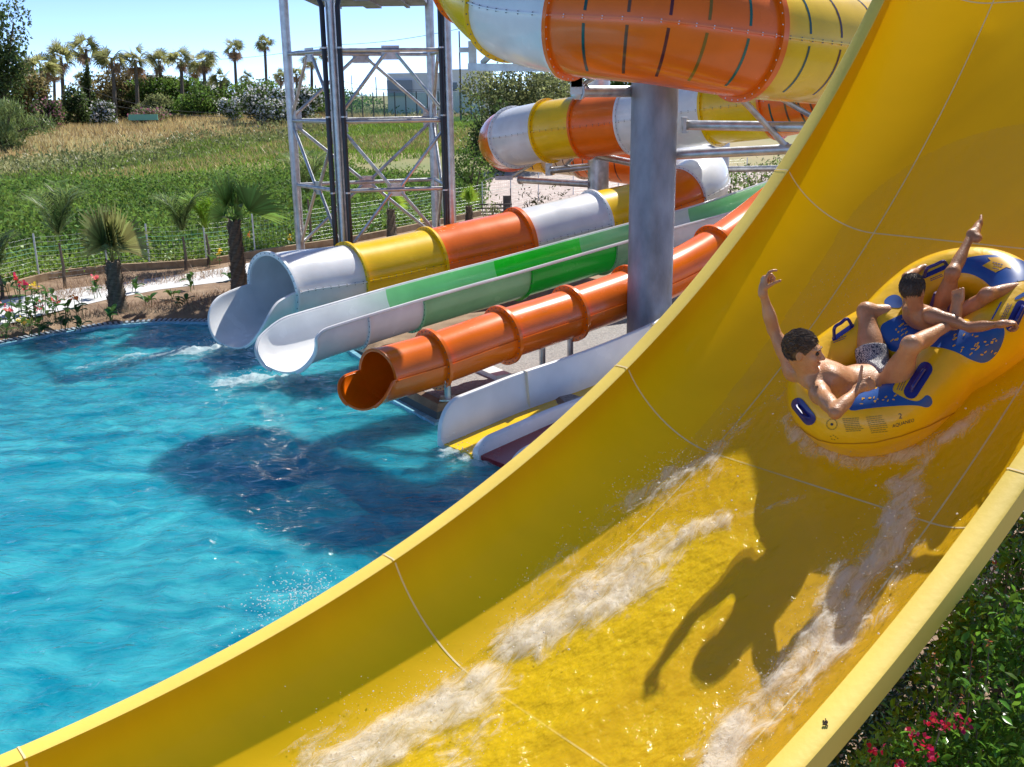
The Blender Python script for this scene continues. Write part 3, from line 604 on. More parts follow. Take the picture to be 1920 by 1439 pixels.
# --- open green flume
GNn = [(522, 636, 17.6), (560, 617, 18.0), (739, 563, 19.2), (860, 529, 20.1), (960, 502, 20.9), (1120, 457, 22.1), (1225, 428, 22.9), (1325, 401, 23.7), (1420, 370, 24.5), (1560, 320, 26)]
gp = Path(GNn, .12, [.66]*len(GNn)); N2 = gp.node
root = empty('open_flume', (gp.p[0][0], gp.p[0][1], 0), 'open half pipe slide in white and several greens ending in the pool', 'water slide')
for a, b, col in ((0, 2.15, 'white'), (2.15, 4, 'lgreen'), (4, 5, 'green'), (5, 6, 'olive'), (6, 7, 'white'), (7, 8.4, 'lgreen'), (8.4, 9, 'cream')):
    sa = np.interp(a, range(len(N2)), N2); sb = np.interp(b, range(len(N2)), N2)
    outer = {'white': 'white', 'lgreen': 'lgreen', 'green': 'green', 'olive': 'olive', 'cream': 'cream'}[col]; lp = (0, .75, .24) if a == 0 else None
    arc_shell(gp, sa, sb, -1.66, 1.66, None, n=30, t=.03, lip=lp).build('flume_section', MT[outer], root, label=col.replace('lgreen', 'light green').replace('olive', 'pale green')+' flume section')
    for sd in (-1, 1): rim_bead(gp, sa, sb, sd*1.66, .032, lp, off=.02).build('rim', MT['white' if col != 'cream' else 'cream'], root)
    if a: flange(gp, sa, -1.6, 1.6, MT[outer], root, w_=.05, t=.018, nb=40)
flange(gp, N2[2]*.62, -1.6, 1.6, MT['white'], root, w_=.05, t=.018, nb=40)

# --- orange body tube
ON = [(676, 718, 15.15), (708, 706, 15.6), (812, 675, 16.2), (942, 629, 17.0), (1068, 588, 17.9), (1180, 548, 18.7), (1268, 510, 19.4), (1340, 468, 20.0), (1400, 425, 20.6), (1470, 370, 21.2), (1560, 310, 22)]
op = Path(ON, .10, [.43]*len(ON)); N3 = op.node
root = empty('body_tube_slide', (op.p[0][0], op.p[0][1], 0), 'narrow all orange closed tube slide with round flanges, open mouth over the pool', 'water slide')
arc_shell(op, 0, N3[1], -1.6, 1.6, None, n=22, t=.03, lip=(0, .34, .35)).build('exit_trough', MT['orange'], root)
for sd in (1, -1): rim_bead(op, 0, N3[1], sd*1.6, .02, (0, .34, .35)).build('rim', MT['orange'], root)
arc_shell(op, N3[1], N3[1]+.05, 1.5, 2*PI-1.5, None, n=24, t=.05, dr=.012).build('mouth_ring', MT['orange'], root)
ks = [1, 2, 3, 4, 5, 7, 10]
for a, b in zip(ks[:-1], ks[1:]):
    arc_shell(op, N3[a], N3[b], 0, 2*PI, None, n=33).build('tube_section', MT['orange'], root)
    if a > 1: flange(op, N3[a], 0, 2*PI, MT['orange'], root, w_=.085, t=.03, nb=26, boltm=MT['bolt'])
    for sd in (1, -1): ledge(op, N3[a]+.03, N3[b]-.03, sd*PI/2, MT['orange'], root, w_=.03, bolts=False)
# small steel feet of the orange tube
for k, (q, so_) in enumerate(((N3[2]+.06, .30), (N3[3]+.9, .0), (N3[4]+.02, .0))):
    c, T, S, U, r = op.at(q); top = c[2]-(.30 if so_ else .44); base = np.array([c[0]+S[0]*so_, c[1]+S[1]*so_, GZ]); g = MB(); hh_ = max(.08, top-GZ)
    rt_ = empty('pipe_support', base, ['short steel foot under the first flange of the orange tube', 'steel foot under the middle of the orange tube', 'steel foot and plate behind the third orange flange'][k], 'support', 'steel feet of the orange tube')
    g.tube([base, base+np.array([0, 0, hh_])], .055, 12); g.build('post', MT['steel'], rt_)
    g = MB(); g.box(base+np.array([0, 0, hh_+.05]), (.035, .06, .08)); g.build('bracket', MT['steel'], rt_); g = MB(); g.box(base+np.array([0, 0, .012]), (.13, .13, .012)); g.build('base_plate', MT['steel'], rt_)

# --- white racing slide with yellow and dark red lanes
WN = [(827, 832, 14.85), (905, 799, 15.35), (980, 768, 15.85), (1113, 720, 16.7), (1230, 668, 17.5), (1330, 610, 18.3), (1440, 540, 19.2)]
wp = Path(WN, .08, [1]*len(WN))
root = empty('racing_slide', (wp.p[0][0], wp.p[0][1], 0), 'low white walled racing slide with a yellow lane and a dark red lane', 'water slide')
def prof(u0, u1, hgt, rr, lipL, a=0, off=0.0):
    """rounded wall from u0 to u1 that swells up from the lane end"""
    G_ = []
    for q in sorted(set(list(wp.idx(a, wp.s[-1]))+list(np.linspace(a, a+lipL, 12)))):
        c, T, S, U, r = wp.at(q); e = np.clip((q-a)/lipL, 0, 1); h = max(.02, hgt*math.sqrt(max(0, 1-(1-e)**2))); w2 = (u1-u0)/2; uc = (u0+u1)/2; row = []
        row.append(c+S*u0-U*.42)
        for t in np.linspace(0, PI, 9): row.append(c+S*(uc-w2*math.cos(t))+U*(h-w2*.6+w2*.6*math.sin(t)))
        row.append(c+S*(u1+rr*.2)+U*(.06)); row.append(c+S*(u1+rr)+U*.003); row.append(c+S*(u1+rr)-U*.42); G_.append(row)
    g = MB(); g.grid(G_, 0, True); n = len(G_[0]); g.f.append(tuple(range(n))); g.m.append(0); return g
def lane(u0, u1, a=0, z=0.0):
    g = MB(); G_ = []
    for q in wp.idx(a, wp.s[-1]):
        c, T, S, U, r = wp.at(q); G_.append([c+S*u0+U*z, c+S*u1+U*z, c+S*u1+U*(z-.40), c+S*u0+U*(z-.40)])
    g.grid(G_, 0, True); g.f.append((0, 1, 2, 3)); g.m.append(0); return g
prof(-.09, 0, .60, .05, .45).build('side_wall', MT['white'], root)
lane(.045, .66, .02, -.004).build('lane', MT['yellow'], root, label='yellow lane')
prof(.64, .76, .19, .04, .35, .05).build('divider', MT['white'], root)
lane(.78, 1.38, .08, -.004).build('lane', MT['maroon'], root, label='dark red lane')
prof(1.38, 1.50, .19, .04, .35, .1).build('divider', MT['white'], root); lane(1.52, 2.1, .1, -.004).build('lane', MT['yellow'], root, label='yellow lane')
for q in (1.75, 4.6):
    g = MB(); c, T, S, U, r = wp.at(q); g.box(c+U*.31+S*.001, (.006, .05, .30), rot=np.column_stack([T, S, U])); g.build('joint_strip', MT['cream'], root)

# ---------------------------------------------------------------- the big yellow slide in front (arc in a vertical plane)
SA = R(40.08); LAT = np.array([-math.sin(SA), math.cos(SA), 0]); UPS = np.array([math.cos(SA), math.sin(SA), 0]); ZZ = np.array([0, 0, 1.0])
SB = np.array([1.84769694, 5.85469544, 2.63826596]); HB = .782; UR = .4996; HR = .613; RW = .128; SL = 2.254; TH0 = R(29.04); KAP = R(13.2)/SL
def scen(s):
    th = TH0+KAP*s
    if th < R(-1.5):       # run-out stays nearly level after the arc
        s1 = (R(-1.5)-TH0)/KAP; c, _ = scen(s1+1e-9); return c+(UPS*math.cos(R(-1.5))+ZZ*math.sin(R(-1.5)))*(s-s1), R(-1.5)
    return SB+UPS*(math.sin(th)-math.sin(TH0))/KAP+ZZ*(math.cos(TH0)-math.cos(th))/KAP, th
def SP(s, u, v=0.0):
    c, th = scen(s); return c+LAT*u+(-UPS*math.sin(th)+ZZ*math.cos(th))*v
def suv(x, y, v=0.0):
    """slide coordinates of the point seen at photo pixel x, y on the floor"""
    q = ray(x, y); lo = None; ss = np.linspace(-6.5, 4.6, 450)
    def f(s):
        c, th = scen(s); n = -UPS*math.sin(th)+ZZ*math.cos(th); T = UPS*math.cos(th)+ZZ*math.sin(th); t = (c+n*v-CAM)@n/(q@n); return (CAM+q*t-c-n*v)@T, t, c+n*v
    prev = None
    for s in ss:
        e = f(s)[0]
        if prev is not None and (e > 0) != (prev[1] > 0) and f(s)[1] > 0:
            a, b = prev[0], s; fa = prev[1]
            for _ in range(30):
                m = (a+b)/2; fm = f(m)[0]
                if (fm > 0) == (fa > 0): a = m; fa = fm
                else: b = m
            e_, t, c = f(a); return a, float((CAM+q*t-c)@LAT), t
        prev = (s, e)
    return None
def sprofile():
    pr = [(HB*t, 0.0) for t in np.linspace(0, 1, 7)]
    for t in np.linspace(0, PI/2, 16)[1:]: pr.append((HB+UR*math.sin(t)**1.0, HR*(1-math.cos(t))))
    a = pr[-1]; pr += [(a[0]+.004, a[1]+.012), (a[0]+.016, a[1]+.018), (a[0]+RW-.02, a[1]+.016), (a[0]+RW-.004, a[1]+.008), (a[0]+RW, a[1]-.01), (a[0]+RW+.004, a[1]-.10), (a[0]+RW-.02, a[1]-.10)]
    for t in np.linspace(PI/2, 0, 10)[1:-1]: pr.append((HB+(UR+.02)*math.sin(t), HR*(1-math.cos(t))-.03))
    pr += [(HB, -.03), (0, -.03)]
    return pr
_pr = sprofile(); full = [(-u, v) for u, v in _pr[::-1][:-1]]  # closed loop: left side inner+outer handled below
def loop_profile():
    inner = [(u, v) for u, v in _pr if v >= -.0001 or True]
    k = next(i for i, (u, v) in enumerate(_pr) if v < 0) if False else None
    return _pr
SY = mat('yellow_slide_gelcoat', (0.93, 0.525, 0.0), rough=0.42, coat=0.08, var=0.06, vscale=2.2, detail=8, bump=0.05, bscale=7, spec=.35, stretch=(.22, 2.2, .6), rotz=R(40.08))
SRIM = mat('yellow_rim_sheen', (0.87, 0.62, 0.10), rough=0.5, coat=0.0, var=0.05, vscale=1.6, bump=0.06, bscale=30, spec=.5)  # paler than the slide: sheen of sky and sun put into the rim colour
seamm = mat('pale_joint_sealant', (0.85, 0.68, 0.34), rough=.7)
_n = SY.node_tree; _t = _n.nodes.new('ShaderNodeBsdfTranslucent'); _t.inputs[0].default_value = (1.0, 0.54, 0.0, 1); _m = _n.nodes.new('ShaderNodeMixShader'); _m.inputs[0].default_value = .38
_n.links.new(_n.nodes['Principled BSDF'].outputs[0], _m.inputs[1]); _n.links.new(_t.outputs[0], _m.inputs[2]); _n.links.new(_m.outputs[0], _n.nodes['Material Output'].inputs[0])
sroot = empty('yellow_slide', tuple(SP(-SL*1.5, 0, -.04)), 'huge bright yellow open slide sweeping down across the foreground', 'water slide')
loop = _pr+[(-u, v) for u, v in _pr[::-1]]
loop = [q for i, q in enumerate(loop) if i == 0 or abs(q[0]-loop[i-1][0])+abs(q[1]-loop[i-1][1]) > 1e-6]
if abs(loop[0][0]-loop[-1][0])+abs(loop[0][1]-loop[-1][1]) < 1e-6: loop = loop[:-1]
_e = [q for q in _pr[:29]]; shell = [(-u, v) for u, v in _e[::-1]]+_e[1:]
brk = [-5.6, -2*SL, -SL, 0, SL, 2*SL, 2*SL+.6]
for a, b in zip(brk[:-1], brk[1:]):
    g = MB(); g.grid([[SP(s, u, v) for u, v in shell] for s in np.linspace(a, b, 24)]); nf = len(shell)-1
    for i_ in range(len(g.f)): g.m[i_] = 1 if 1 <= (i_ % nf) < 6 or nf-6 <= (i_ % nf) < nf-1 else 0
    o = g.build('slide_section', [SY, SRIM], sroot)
inner = [(-u, v) for u, v in _pr[:22][::-1]]+_pr[1:22]
rimt = [(HB+UR+.002, HR+.014), (HB+UR+.016, HR+.0195), (HB+UR+RW-.02, HR+.0175), (HB+UR+RW-.002, HR+.008), (HB+UR+RW+.003, HR-.01), (HB+UR+RW+.006, HR-.10)]
for s in brk[1:-1]:
    for prf, dv in ((inner, .0025), (rimt, .002), ([(-u, v) for u, v in rimt], .002)):
        g = MB(); rows = []
        for k in (-.0055, .0055):
            row = []
            for i, (u, v) in enumerate(prf):
                a_ = prf[max(0, i-1)]; b_ = prf[min(len(prf)-1, i+1)]; tx, ty = b_[0]-a_[0], b_[1]-a_[1]; L0 = math.hypot(tx, ty) or 1; nx, ny = -ty/L0, tx/L0
                if prf[0][0] < -1.2 and prf is not inner: nx, ny = -nx, -ny
                row.append(SP(s+k, u+nx*dv, v+ny*dv))
            rows.append(row)
        g.grid(rows); g.build('joint_seam', seamm, sroot)
for u in (HB, -HB):
    g = MB(); g.grid([[SP(s, u-.005, .0026), SP(s, u+.005, .0026)] for s in np.arange(-5.6, 2*SL+.6, .1)]); g.build('joint_seam', seamm, sroot)
for s in (-SL*.6, SL*.55, SL*1.9):
    for u in (.25, .75):
        t = SP(s, u, -.16); g = MB(); g.tube([(t[0], t[1], -1.3 if s < 0 else GZ), t], .08, 12); g.build('support_post', MT['steel'], sroot)
g = MB(); c = SP(suv(1583, 1378, HR)[0], -HB-UR-.07, HR+.02)     # little dirt clump on the near rim
for k in range(16): g.ball(c+rng.normal(size=3)*np.array([.008, .008, .003]), rng.uniform(.002, .006), nu=5, nv=3)
tag(g.build('dirt_clump', mat('dark_dirt', (.08, .05, .03), rough=.9)), 'tiny clump of dirt on the near rim of the yellow slide', 'dirt')

# ================================================================ STEEL: columns, arms, tower
def column(px, py, d, r_, ztop, label, m='column', gbase=GZ, flg=True):
    b = P(px, py, d); root = empty('steel_column', (b[0], b[1], gbase), label, 'column'); g = MB()
    g.tube([(b[0], b[1], gbase), (b[0], b[1], ztop)], r_, 36); g.build('shaft', MT[m], root)
    g = MB(); g.tube([(b[0], b[1], gbase+.001), (b[0], b[1], gbase+.03)], r_*1.5, 36); g.build('base_plate', MT['steel'], root)
    return root, b
C1, cb = column(1222, 400, 17.6, .395, 8.2, 'thick dull grey steel column in front of the green flume')
C2, cb2 = column(1122, 300, 29.6, .31, 8.0, 'slimmer shiny column below the middle tube, left of the thick one', 'steel')
C3, cb3 = column(1348, 300, 29.0, .29, 4.6, 'slim rear column beside the white flared tube end', 'steel')
def pipe(root, a, b, r_, m='steel', name='arm', ends=True):
    g = MB(); a = np.asarray(a); b = np.asarray(b); g.tube([a, b], r_, 14)
    if ends:
        t = nrm(b-a); g.tube([a, a+t*.05], r_*1.35, 12); g.tube([b-t*.05, b], r_*1.35, 12)
    return g.build(name, MT[m], root)
pipe(C1, P(1086, 172, 16.4), P(1210, 172, 17.4), .095)
g = MB(); c = P(1081, 160, 16.35)
for z0, hw in ((.22, .09), (-.0, .10)): g.box(c+np.array([0, 0, z0*.5]), (hw, .03, .14))
g.ball(c+np.array([0, 0, -.13]), (.10, .03, .10), nu=14, nv=8); g.box(c+np.array([.02, .05, .22]), (.22, .12, .03)); g.build('bracket', MT['steel'], C1)
pipe(C1, P(1130, 135, 16.4), P(1085, 165, 16.5), .04, name='brace')
pipe(C1, P(1283, 235, 17.55), P(1560, 239, 16.2), .082); pipe(C1, P(1262, 291, 17.6), P(1560, 276, 16.6), .085)
g = MB()
for k in (-.12, .12):
    c = P(1283, 235, 17.5)+np.array([0, 0, k]); g.box(c, (.05, .09, .015)); 
g.box(P(1282, 235, 17.5), (.03, .10, .13)); g.build('clamp', MT['steel'], C1)
pipe(C1, P(1372, 165, 15.9), P(1475, 276, 16.9), .05, name='brace'); pipe(C1, P(1440, 170, 16.2), P(1545, 232, 16.6), .045, name='brace')
pipe(C2, P(975, 338, 32.2), P(1108, 346, 29.7), .10); pipe(C2, P(1033, 320, 30.0), P(1110, 312, 29.6), .10); pipe(C2, P(1120, 292, 29.3), P(1195, 308, 28.3), .10)
pipe(C2, P(963, 330, 32), P(1010, 300, 30.5), .05, name='brace'); pipe(C2, P(1058, 312, 30), P(1078, 292, 29), .05, name='brace')
g = MB(); c = P(1029, 318, 30.0); g.box(c, (.10, .05, .18)); c = P(1040, 300, 29.6); g.box(c, (.16, .05, .05)); c = P(938, 334, 32.2); g.box(P(945, 334, 32.2), (.28, .06, .06)); g.build('bracket', MT['steel'], C2)
pipe(C3, P(1352, 318, 28.8), P(1480, 316, 27), .085)
fr_ = empty('steel_frame', tuple(np.array([*P(885, 120, 17.6)[:2], GZ])), 'angular steel beam frame holding the white part of the upper tube', 'frame')
g = MB(); a = P(886, 78, 17.6); b = P(886, 128, 17.6); g.box((a+b)/2, (.07, .07, abs(a[2]-b[2])/2)); g.build('upright', MT['steel'], fr_)
g = MB(); a = P(880, 126, 17.6); b = P(1110, 129, 16.9); c = (a+b)/2; t = nrm(b-a); s_ = nrm(np.cross(t, [0, 0, 1])); g.box(c, (np.linalg.norm(b-a)/2, .07, .06), rot=np.column_stack([t, s_, np.cross(s_, t)])); g.build('beam', MT['steel'], fr_)
g = MB(); a = P(862, 92, 17.6); g.box(P(876, 94, 17.6), (.14, .06, .04)); g.build('beam', MT['steel'], fr_); pipe(fr_, P(905, 118, 17.5), P(920, 104, 17.3), .05, name='brace', ends=False)

# --- lattice tower
TP = {'1': (548, 240, 25.9), '2': (632, 240, 24.0), '4': (842, 240, 24.5), '3': (812, 240, 27.1)}
tw = {k: P(*v)[:2] for k, v in TP.items()}
root = empty('lattice_tower', (*np.mean(list(tw.values()), axis=0), GZ), 'galvanised steel lattice tower with cross bracing and black pipes behind the tube slide', 'tower')
def zpx(px, py, d): return P(px, py, d)[2]
zr = [zpx(632, 96, 24), zpx(632, 229, 24), zpx(632, 362, 24), zpx(632, 495, 24)]; zr[3] = max(zr[3], GZ+.15)
ztop = 9.2
for k in tw:
    g = MB(); g.tube([(*tw[k], GZ), (*tw[k], ztop)], .115, 18); g.build('post', MT['steel'], root)
def V3(k, z): return np.array([*tw[k], z])
gus = lambda c, t, s=.17: None
faces = [('1', '2'), ('2', '4'), ('4', '3'), ('1', '3')]
for a, b in faces:
    t = nrm(V3(b, 0)-V3(a, 0))
    for z in zr[:3]+[ztop-.15]:
        g = MB(); g.tube([V3(a, z)+t*.1, V3(b, z)-t*.1], .05, 10); g.build('beam', MT['steel'], root)
    mid = lambda z: (V3(a, z)+V3(b, z))/2
    lv = [(zr[0], zr[1]), (zr[2], zr[1]), (zr[2], zr[3])]
    for zm, ze in lv:
        for q in (a, b):
            e = V3(q, ze); m_ = mid(zm); m_ = m_+nrm(V3(q, 0)-mid(0))*.13; g = MB(); sgn = 1 if zm > ze else -1
            g.tube([m_-np.array([0, 0, .08*sgn]), e+np.array([0, 0, .13*sgn])+nrm(m_-e)*np.array([1, 1, 0])*.12], .042, 8); g.build('brace', MT['steel'], root)
    n_ = np.cross(t, [0, 0, 1])
    for z in (zr[0], zr[2]):
        g = MB(); dz = -.06 if z == zr[0] else 0; g.box(mid(z)+np.array([0, 0, dz]), (.21, .014, .16), rot=np.column_stack([t, n_, [0, 0, 1]])); g.build('gusset_plate', MT['steel'], root)
    for z in (zr[1],):
        for q in (a, b):
            g = MB(); g.box(V3(q, z)+t*(.16 if q == a else -.16), (.10, .014, .24), rot=np.column_stack([t, n_, [0, 0, 1]])); g.build('gusset_plate', MT['steel'], root)
for k, off in (('2', -.17), ('2', .19), ('4', -.13), ('4', -.0)):
    p = V3(k, 0)+np.array([off, -.14 if off else .0, 0])
    if off == 0: continue
    g = MB(); g.tube([(p[0], p[1], GZ), (p[0], p[1], zpx(632, 18, 24)), (p[0]+(-.12 if off < 0 else .05), p[1]+.1, zpx(632, -5, 24)), (p[0]-.1, p[1]+.2, ztop-.3)], .062, 12); o = g.build('pipe', MT['blackpipe'], root, label='black plastic pipe')
    g = MB()
    for z in (zr[0]+.03, zr[1]+.1, zr[2]-.05, zr[0]+1.7): g.tube([(p[0], p[1], z), (p[0], p[1], z+.035)], .068, 12)
    g.build('pipe_clip', MT['steel'], root)
cT = np.mean(list(tw.values()), axis=0); zp = zpx(690, 2, 25)
g = MB(); c0 = P(690, 5, 25.5); g.box((c0[0], c0[1], zp+.06), (1.45, 1.3, .05)); g.box((c0[0], c0[1], zp+.0), (.2, 1.2, .05)); g.box((c0[0]+.9, c0[1], zp+.0), (.05, 1.2, .05)); g.box((c0[0]-.9, c0[1], zp+.0), (.05, 1.2, .05)); g.build('platform', MT['column'], root, smooth=False)

# ================================================================ SIGNED DISTANCE MODELLING (rafts, bodies)
def smin(a, b, k):
    h = np.maximum(k-np.abs(a-b), 0)/k; return np.minimum(a, b)-h*h*k*.25
class Vol:
    def __init__(s, lo, hi, h):
        s.lo = np.asarray(lo, float); s.h = h; s.n = np.ceil((np.asarray(hi)-s.lo)/h).astype(int)+1
        s.f = np.full(s.n, 1.0, np.float32)
    def _win(s, lo, hi):
        a = np.clip(((lo-s.lo)/s.h).astype(int)-1, 0, s.n); b = np.clip(((hi-s.lo)/s.h).astype(int)+2, 0, s.n)
        sl = tuple(slice(i, j) for i, j in zip(a, b)); ax = [(s.lo[i]+s.h*np.arange(a[i], b[i])).astype(np.float32) for i in range(3)]
        return sl, ax
    def put(s, fn, lo, hi, k=.02, op='add'):
        m = k+s.h*3; sl, ax = s._win(np.asarray(lo)-m, np.asarray(hi)+m)
        X, Y, Z_ = np.meshgrid(*ax, indexing='ij', sparse=True); d = fn(X, Y, Z_); cur = s.f[sl]
        s.f[sl] = smin(cur, d, k) if op == 'add' else -smin(-cur, d, k)
    def cone(s, a, b, ra, rb, k=.02, op='add'):
        a = np.asarray(a, float); b = np.asarray(b, float); d = b-a; L2 = d@d+1e-12
        def fn(X, Y, Z_):
            x, y, z = X-a[0], Y-a[1], Z_-a[2]; t = np.clip((x*d[0]+y*d[1]+z*d[2])/L2, 0, 1)
            return np.sqrt((x-t*d[0])**2+(y-t*d[1])**2+(z-t*d[2])**2)-(ra+(rb-ra)*t)
        r = max(ra, rb); s.put(fn, np.minimum(a, b)-r, np.maximum(a, b)+r, k, op)
    def ell(s, c, ax, rad, k=.02, op='add'):
        c = np.asarray(c, float); A = np.asarray(ax, float); r = np.asarray(rad, float)
        def fn(X, Y, Z_):
            x, y, z = X-c[0], Y-c[1], Z_-c[2]; q = [x*A[i][0]+y*A[i][1]+z*A[i][2] for i in range(3)]
            k0 = np.sqrt(sum((q[i]/r[i])**2 for i in range(3))); k1 = np.sqrt(sum((q[i]/r[i]**2)**2 for i in range(3)))+1e-6
            return k0*(k0-1)/k1
        R_ = max(r); s.put(fn, c-R_, c+R_, k, op)
    def mesh(s, name, m, parent=None, smooth=2):
        f = s.f; ins = f < 0; n = f.shape
        c = ins[:-1, :-1, :-1].astype(np.int8)
        for dx, dy, dz in [(1, 0, 0), (0, 1, 0), (0, 0, 1), (1, 1, 0), (1, 0, 1), (0, 1, 1), (1, 1, 1)]:
            c = c+ins[dx:n[0]-1+dx, dy:n[1]-1+dy, dz:n[2]-1+dz]
        act = np.argwhere((c > 0) & (c < 8)); idx = np.full((n[0]-1, n[1]-1, n[2]-1), -1, np.int32); idx[tuple(act.T)] = np.arange(len(act))
        cor = np.array([(i, j, k) for i in (0, 1) for j in (0, 1) for k in (0, 1)]); val = np.stack([f[tuple((act+q).T)] for q in cor], 1)
        acc = np.zeros((len(act), 3)); cnt = np.zeros(len(act))
        for a in range(8):
            for b in range(a+1, 8):
                if np.abs(cor[a]-cor[b]).sum() != 1: continue
                va, vb = val[:, a], val[:, b]; m_ = (va < 0) != (vb < 0); t = np.where(m_, va/(va-vb+1e-12), 0)
                acc += np.where(m_[:, None], cor[a]+(cor[b]-cor[a])*t[:, None], 0); cnt += m_
        v = s.lo+s.h*(act+acc/cnt[:, None]); Q = []
        for ax in range(3):
            sh = [slice(None)]*3; s2 = [slice(None)]*3; sh[ax] = slice(0, -1); s2[ax] = slice(1, None); A, B_ = ins[tuple(sh)], ins[tuple(s2)]
            e = np.argwhere(A != B_); o1_, o2_ = [(1, 2), (2, 0), (0, 1)][ax]; e = e[(e[:, o1_] > 0) & (e[:, o2_] > 0) & (e[:, o1_] < n[o1_]-1) & (e[:, o2_] < n[o2_]-1)]
            u1 = np.zeros(3, int); u1[o1_] = 1; u2 = np.zeros(3, int); u2[o2_] = 1
            q = np.stack([idx[tuple((e-u1-u2).T)], idx[tuple((e-u2).T)], idx[tuple(e.T)], idx[tuple((e-u1).T)]], 1)
            flip = ~A[tuple(e.T)]; q[flip] = q[flip][:, ::-1]; Q.append(q)
        Q = np.concatenate(Q); Q = Q[(Q >= 0).all(1)]
        for _ in range(smooth):   # light Laplacian polish
            su = np.zeros_like(v); ct = np.zeros(len(v))
            for i, j in ((0, 1), (1, 2), (2, 3), (3, 0)):
                np.add.at(su, Q[:, i], v[Q[:, j]]); np.add.at(ct, Q[:, i], 1); np.add.at(su, Q[:, j], v[Q[:, i]]); np.add.at(ct, Q[:, j], 1)
            v = v*.5+.5*su/np.maximum(ct, 1)[:, None]
        return np_mesh(name, v, Q, m, parent, smooth=True)

# ---------------------------------------------------------------- raft
RS = 1.12; rc, rth = scen(RS); TT = UPS*math.cos(rth)+ZZ*math.sin(rth); NN = -UPS*math.sin(rth)+ZZ*math.cos(rth)
RO = rc+NN*.025
def RP(s, u, v): return RO+TT*(s-RS)+LAT*u+NN*v
RA = np.stack([TT, LAT, NN])
rc1 = np.array([.765-RS, -.035]); rc2 = np.array([1.46-RS, -.27]); RM, Rr = .335, .19
raftm = mat('raft_vinyl', (0.92, 0.52, 0.004), rough=.34, coat=.25, var=.07, vscale=4, bump=.3, bscale=11)
bluem = mat('raft_blue', (0.012, 0.085, 0.33), rough=.35, coat=.3, var=.12, vscale=5); navym = mat('handle_blue', (0.012, 0.018, 0.19), rough=.28, coat=.4)
inkm = mat('dark_print', (0.03, 0.025, 0.06), rough=.5); oliv = mat('olive_print', (0.42, 0.26, 0.015), rough=.5); yprint = mat('yellow_print', (0.80, 0.42, 0.02), rough=.4); purp = mat('purple_print', (0.10, 0.06, 0.16), rough=.5)
def seg2(x, y, a, b):
    d = b-a; t = np.clip(((x-a[0])*d[0]+(y-a[1])*d[1])/(d@d), 0, 1); return np.sqrt((x-a[0]-t*d[0])**2+(y-a[1]-t*d[1])**2)
def raft_fn(X, Y, Z_):
    x, y, z = X-RO[0], Y-RO[1], Z_-RO[2]; p, q, w_ = [x*RA[i][0]+y*RA[i][1]+z*RA[i][2] for i in range(3)]
    w2 = w_-Rr; st = seg2(p, q, rc1, rc2); lob = np.minimum(np.sqrt((p-rc1[0])**2+(q-rc1[1])**2), np.sqrt((p-rc2[0])**2+(q-rc2[1])**2)); ring = st*.65+lob*.35
    d = np.sqrt((ring-RM)**2+(w2*.95)**2)-Rr
    m = (rc1+rc2)/2; ax_ = nrm(rc2-rc1); t = (p-m[0])*ax_[0]+(q-m[1])*ax_[1]; dv = np.sqrt(t**2+(w2+.02)**2)-.16; dv = np.maximum(dv, st-RM)
    d = smin(d, dv, .08)
    fl = np.maximum(np.abs(w_-.05)-.025, st-RM); d = smin(d, fl, .05)
    rim = np.sqrt((ring-RM-.085)**2+(w_-.085)**2)-.083; return smin(d, rim, .02)
vlo = np.min([RP(RS+a, b, c) for a in (-1, 1) for b in (-.95, .7) for c in (-.05, .5)], axis=0); vhi = np.max([RP(RS+a, b, c) for a in (-1, 1) for b in (-.95, .7) for c in (-.05, .5)], axis=0)
vol = Vol(vlo, vhi, .012); vol.put(raft_fn, vlo, vhi)
rafto = empty('raft', tuple(RP(RS, -.17, 0)), 'yellow and blue inflatable two seat raft carrying two riders down the slide', 'raft')
hull = vol.mesh('inflated_hull', raftm, rafto, 3)
me = hull.data; hv = np.zeros(len(me.vertices)*3, np.float32); me.vertices.foreach_get('co', hv); hv = hv.reshape(-1, 3)+np.array(rafto.location)
bvh = BVHTree.FromPolygons([tuple(map(float, q)) for q in hv], [tuple(p.vertices) for p in me.polygons])
def onraft(x, y):
    d = ray(x, y); h = bvh.ray_cast(Vector(CAM), Vector(nrm(d))); 
    return (np.array(h[0]), np.array(h[1])) if h[0] is not None else None
def decal(poly, m, off=.0022, gridpx=3.0, name='print', parent=None, hit=onraft):
    """flat coloured print following the raft skin; outline measured on the photo"""
    poly = np.array(poly, float); segs = []
    pts = []
    for i in range(len(poly)):
        a, b = poly[i], poly[(i+1) % len(poly)]; k = max(1, int(np.linalg.norm(b-a)/gridpx)); pts += [a+(b-a)*t/k for t in range(k)]
    nb = len(pts); lo, hi = poly.min(0), poly.max(0)
    for x in np.arange(lo[0]+gridpx/2, hi[0], gridpx):
        for y in np.arange(lo[1]+gridpx/2, hi[1], gridpx): pts.append(np.array((x, y)))
    r = delaunay_2d_cdt([Vector(p) for p in pts], [(i, (i+1) % nb) for i in range(nb)], [list(range(nb))], 1, 1e-4)
    V = []; ok = []
    for p in r[0]:
        h = hit(p[0], p[1]); ok.append(h is not None); V.append(h[0]+h[1]*off if h is not None else np.zeros(3))
    F_ = []
    for f in r[2]:
        if not all(ok[i] for i in f): continue
        L = max(np.linalg.norm(V[f[i]]-V[f[i-1]]) for i in range(len(f)))
        if L < gridpx*.02: F_.append(tuple(f))
    if not F_: return None
    g = MB(); g.add(V, F_); return g.build(name, m, parent if parent is not None else rafto)
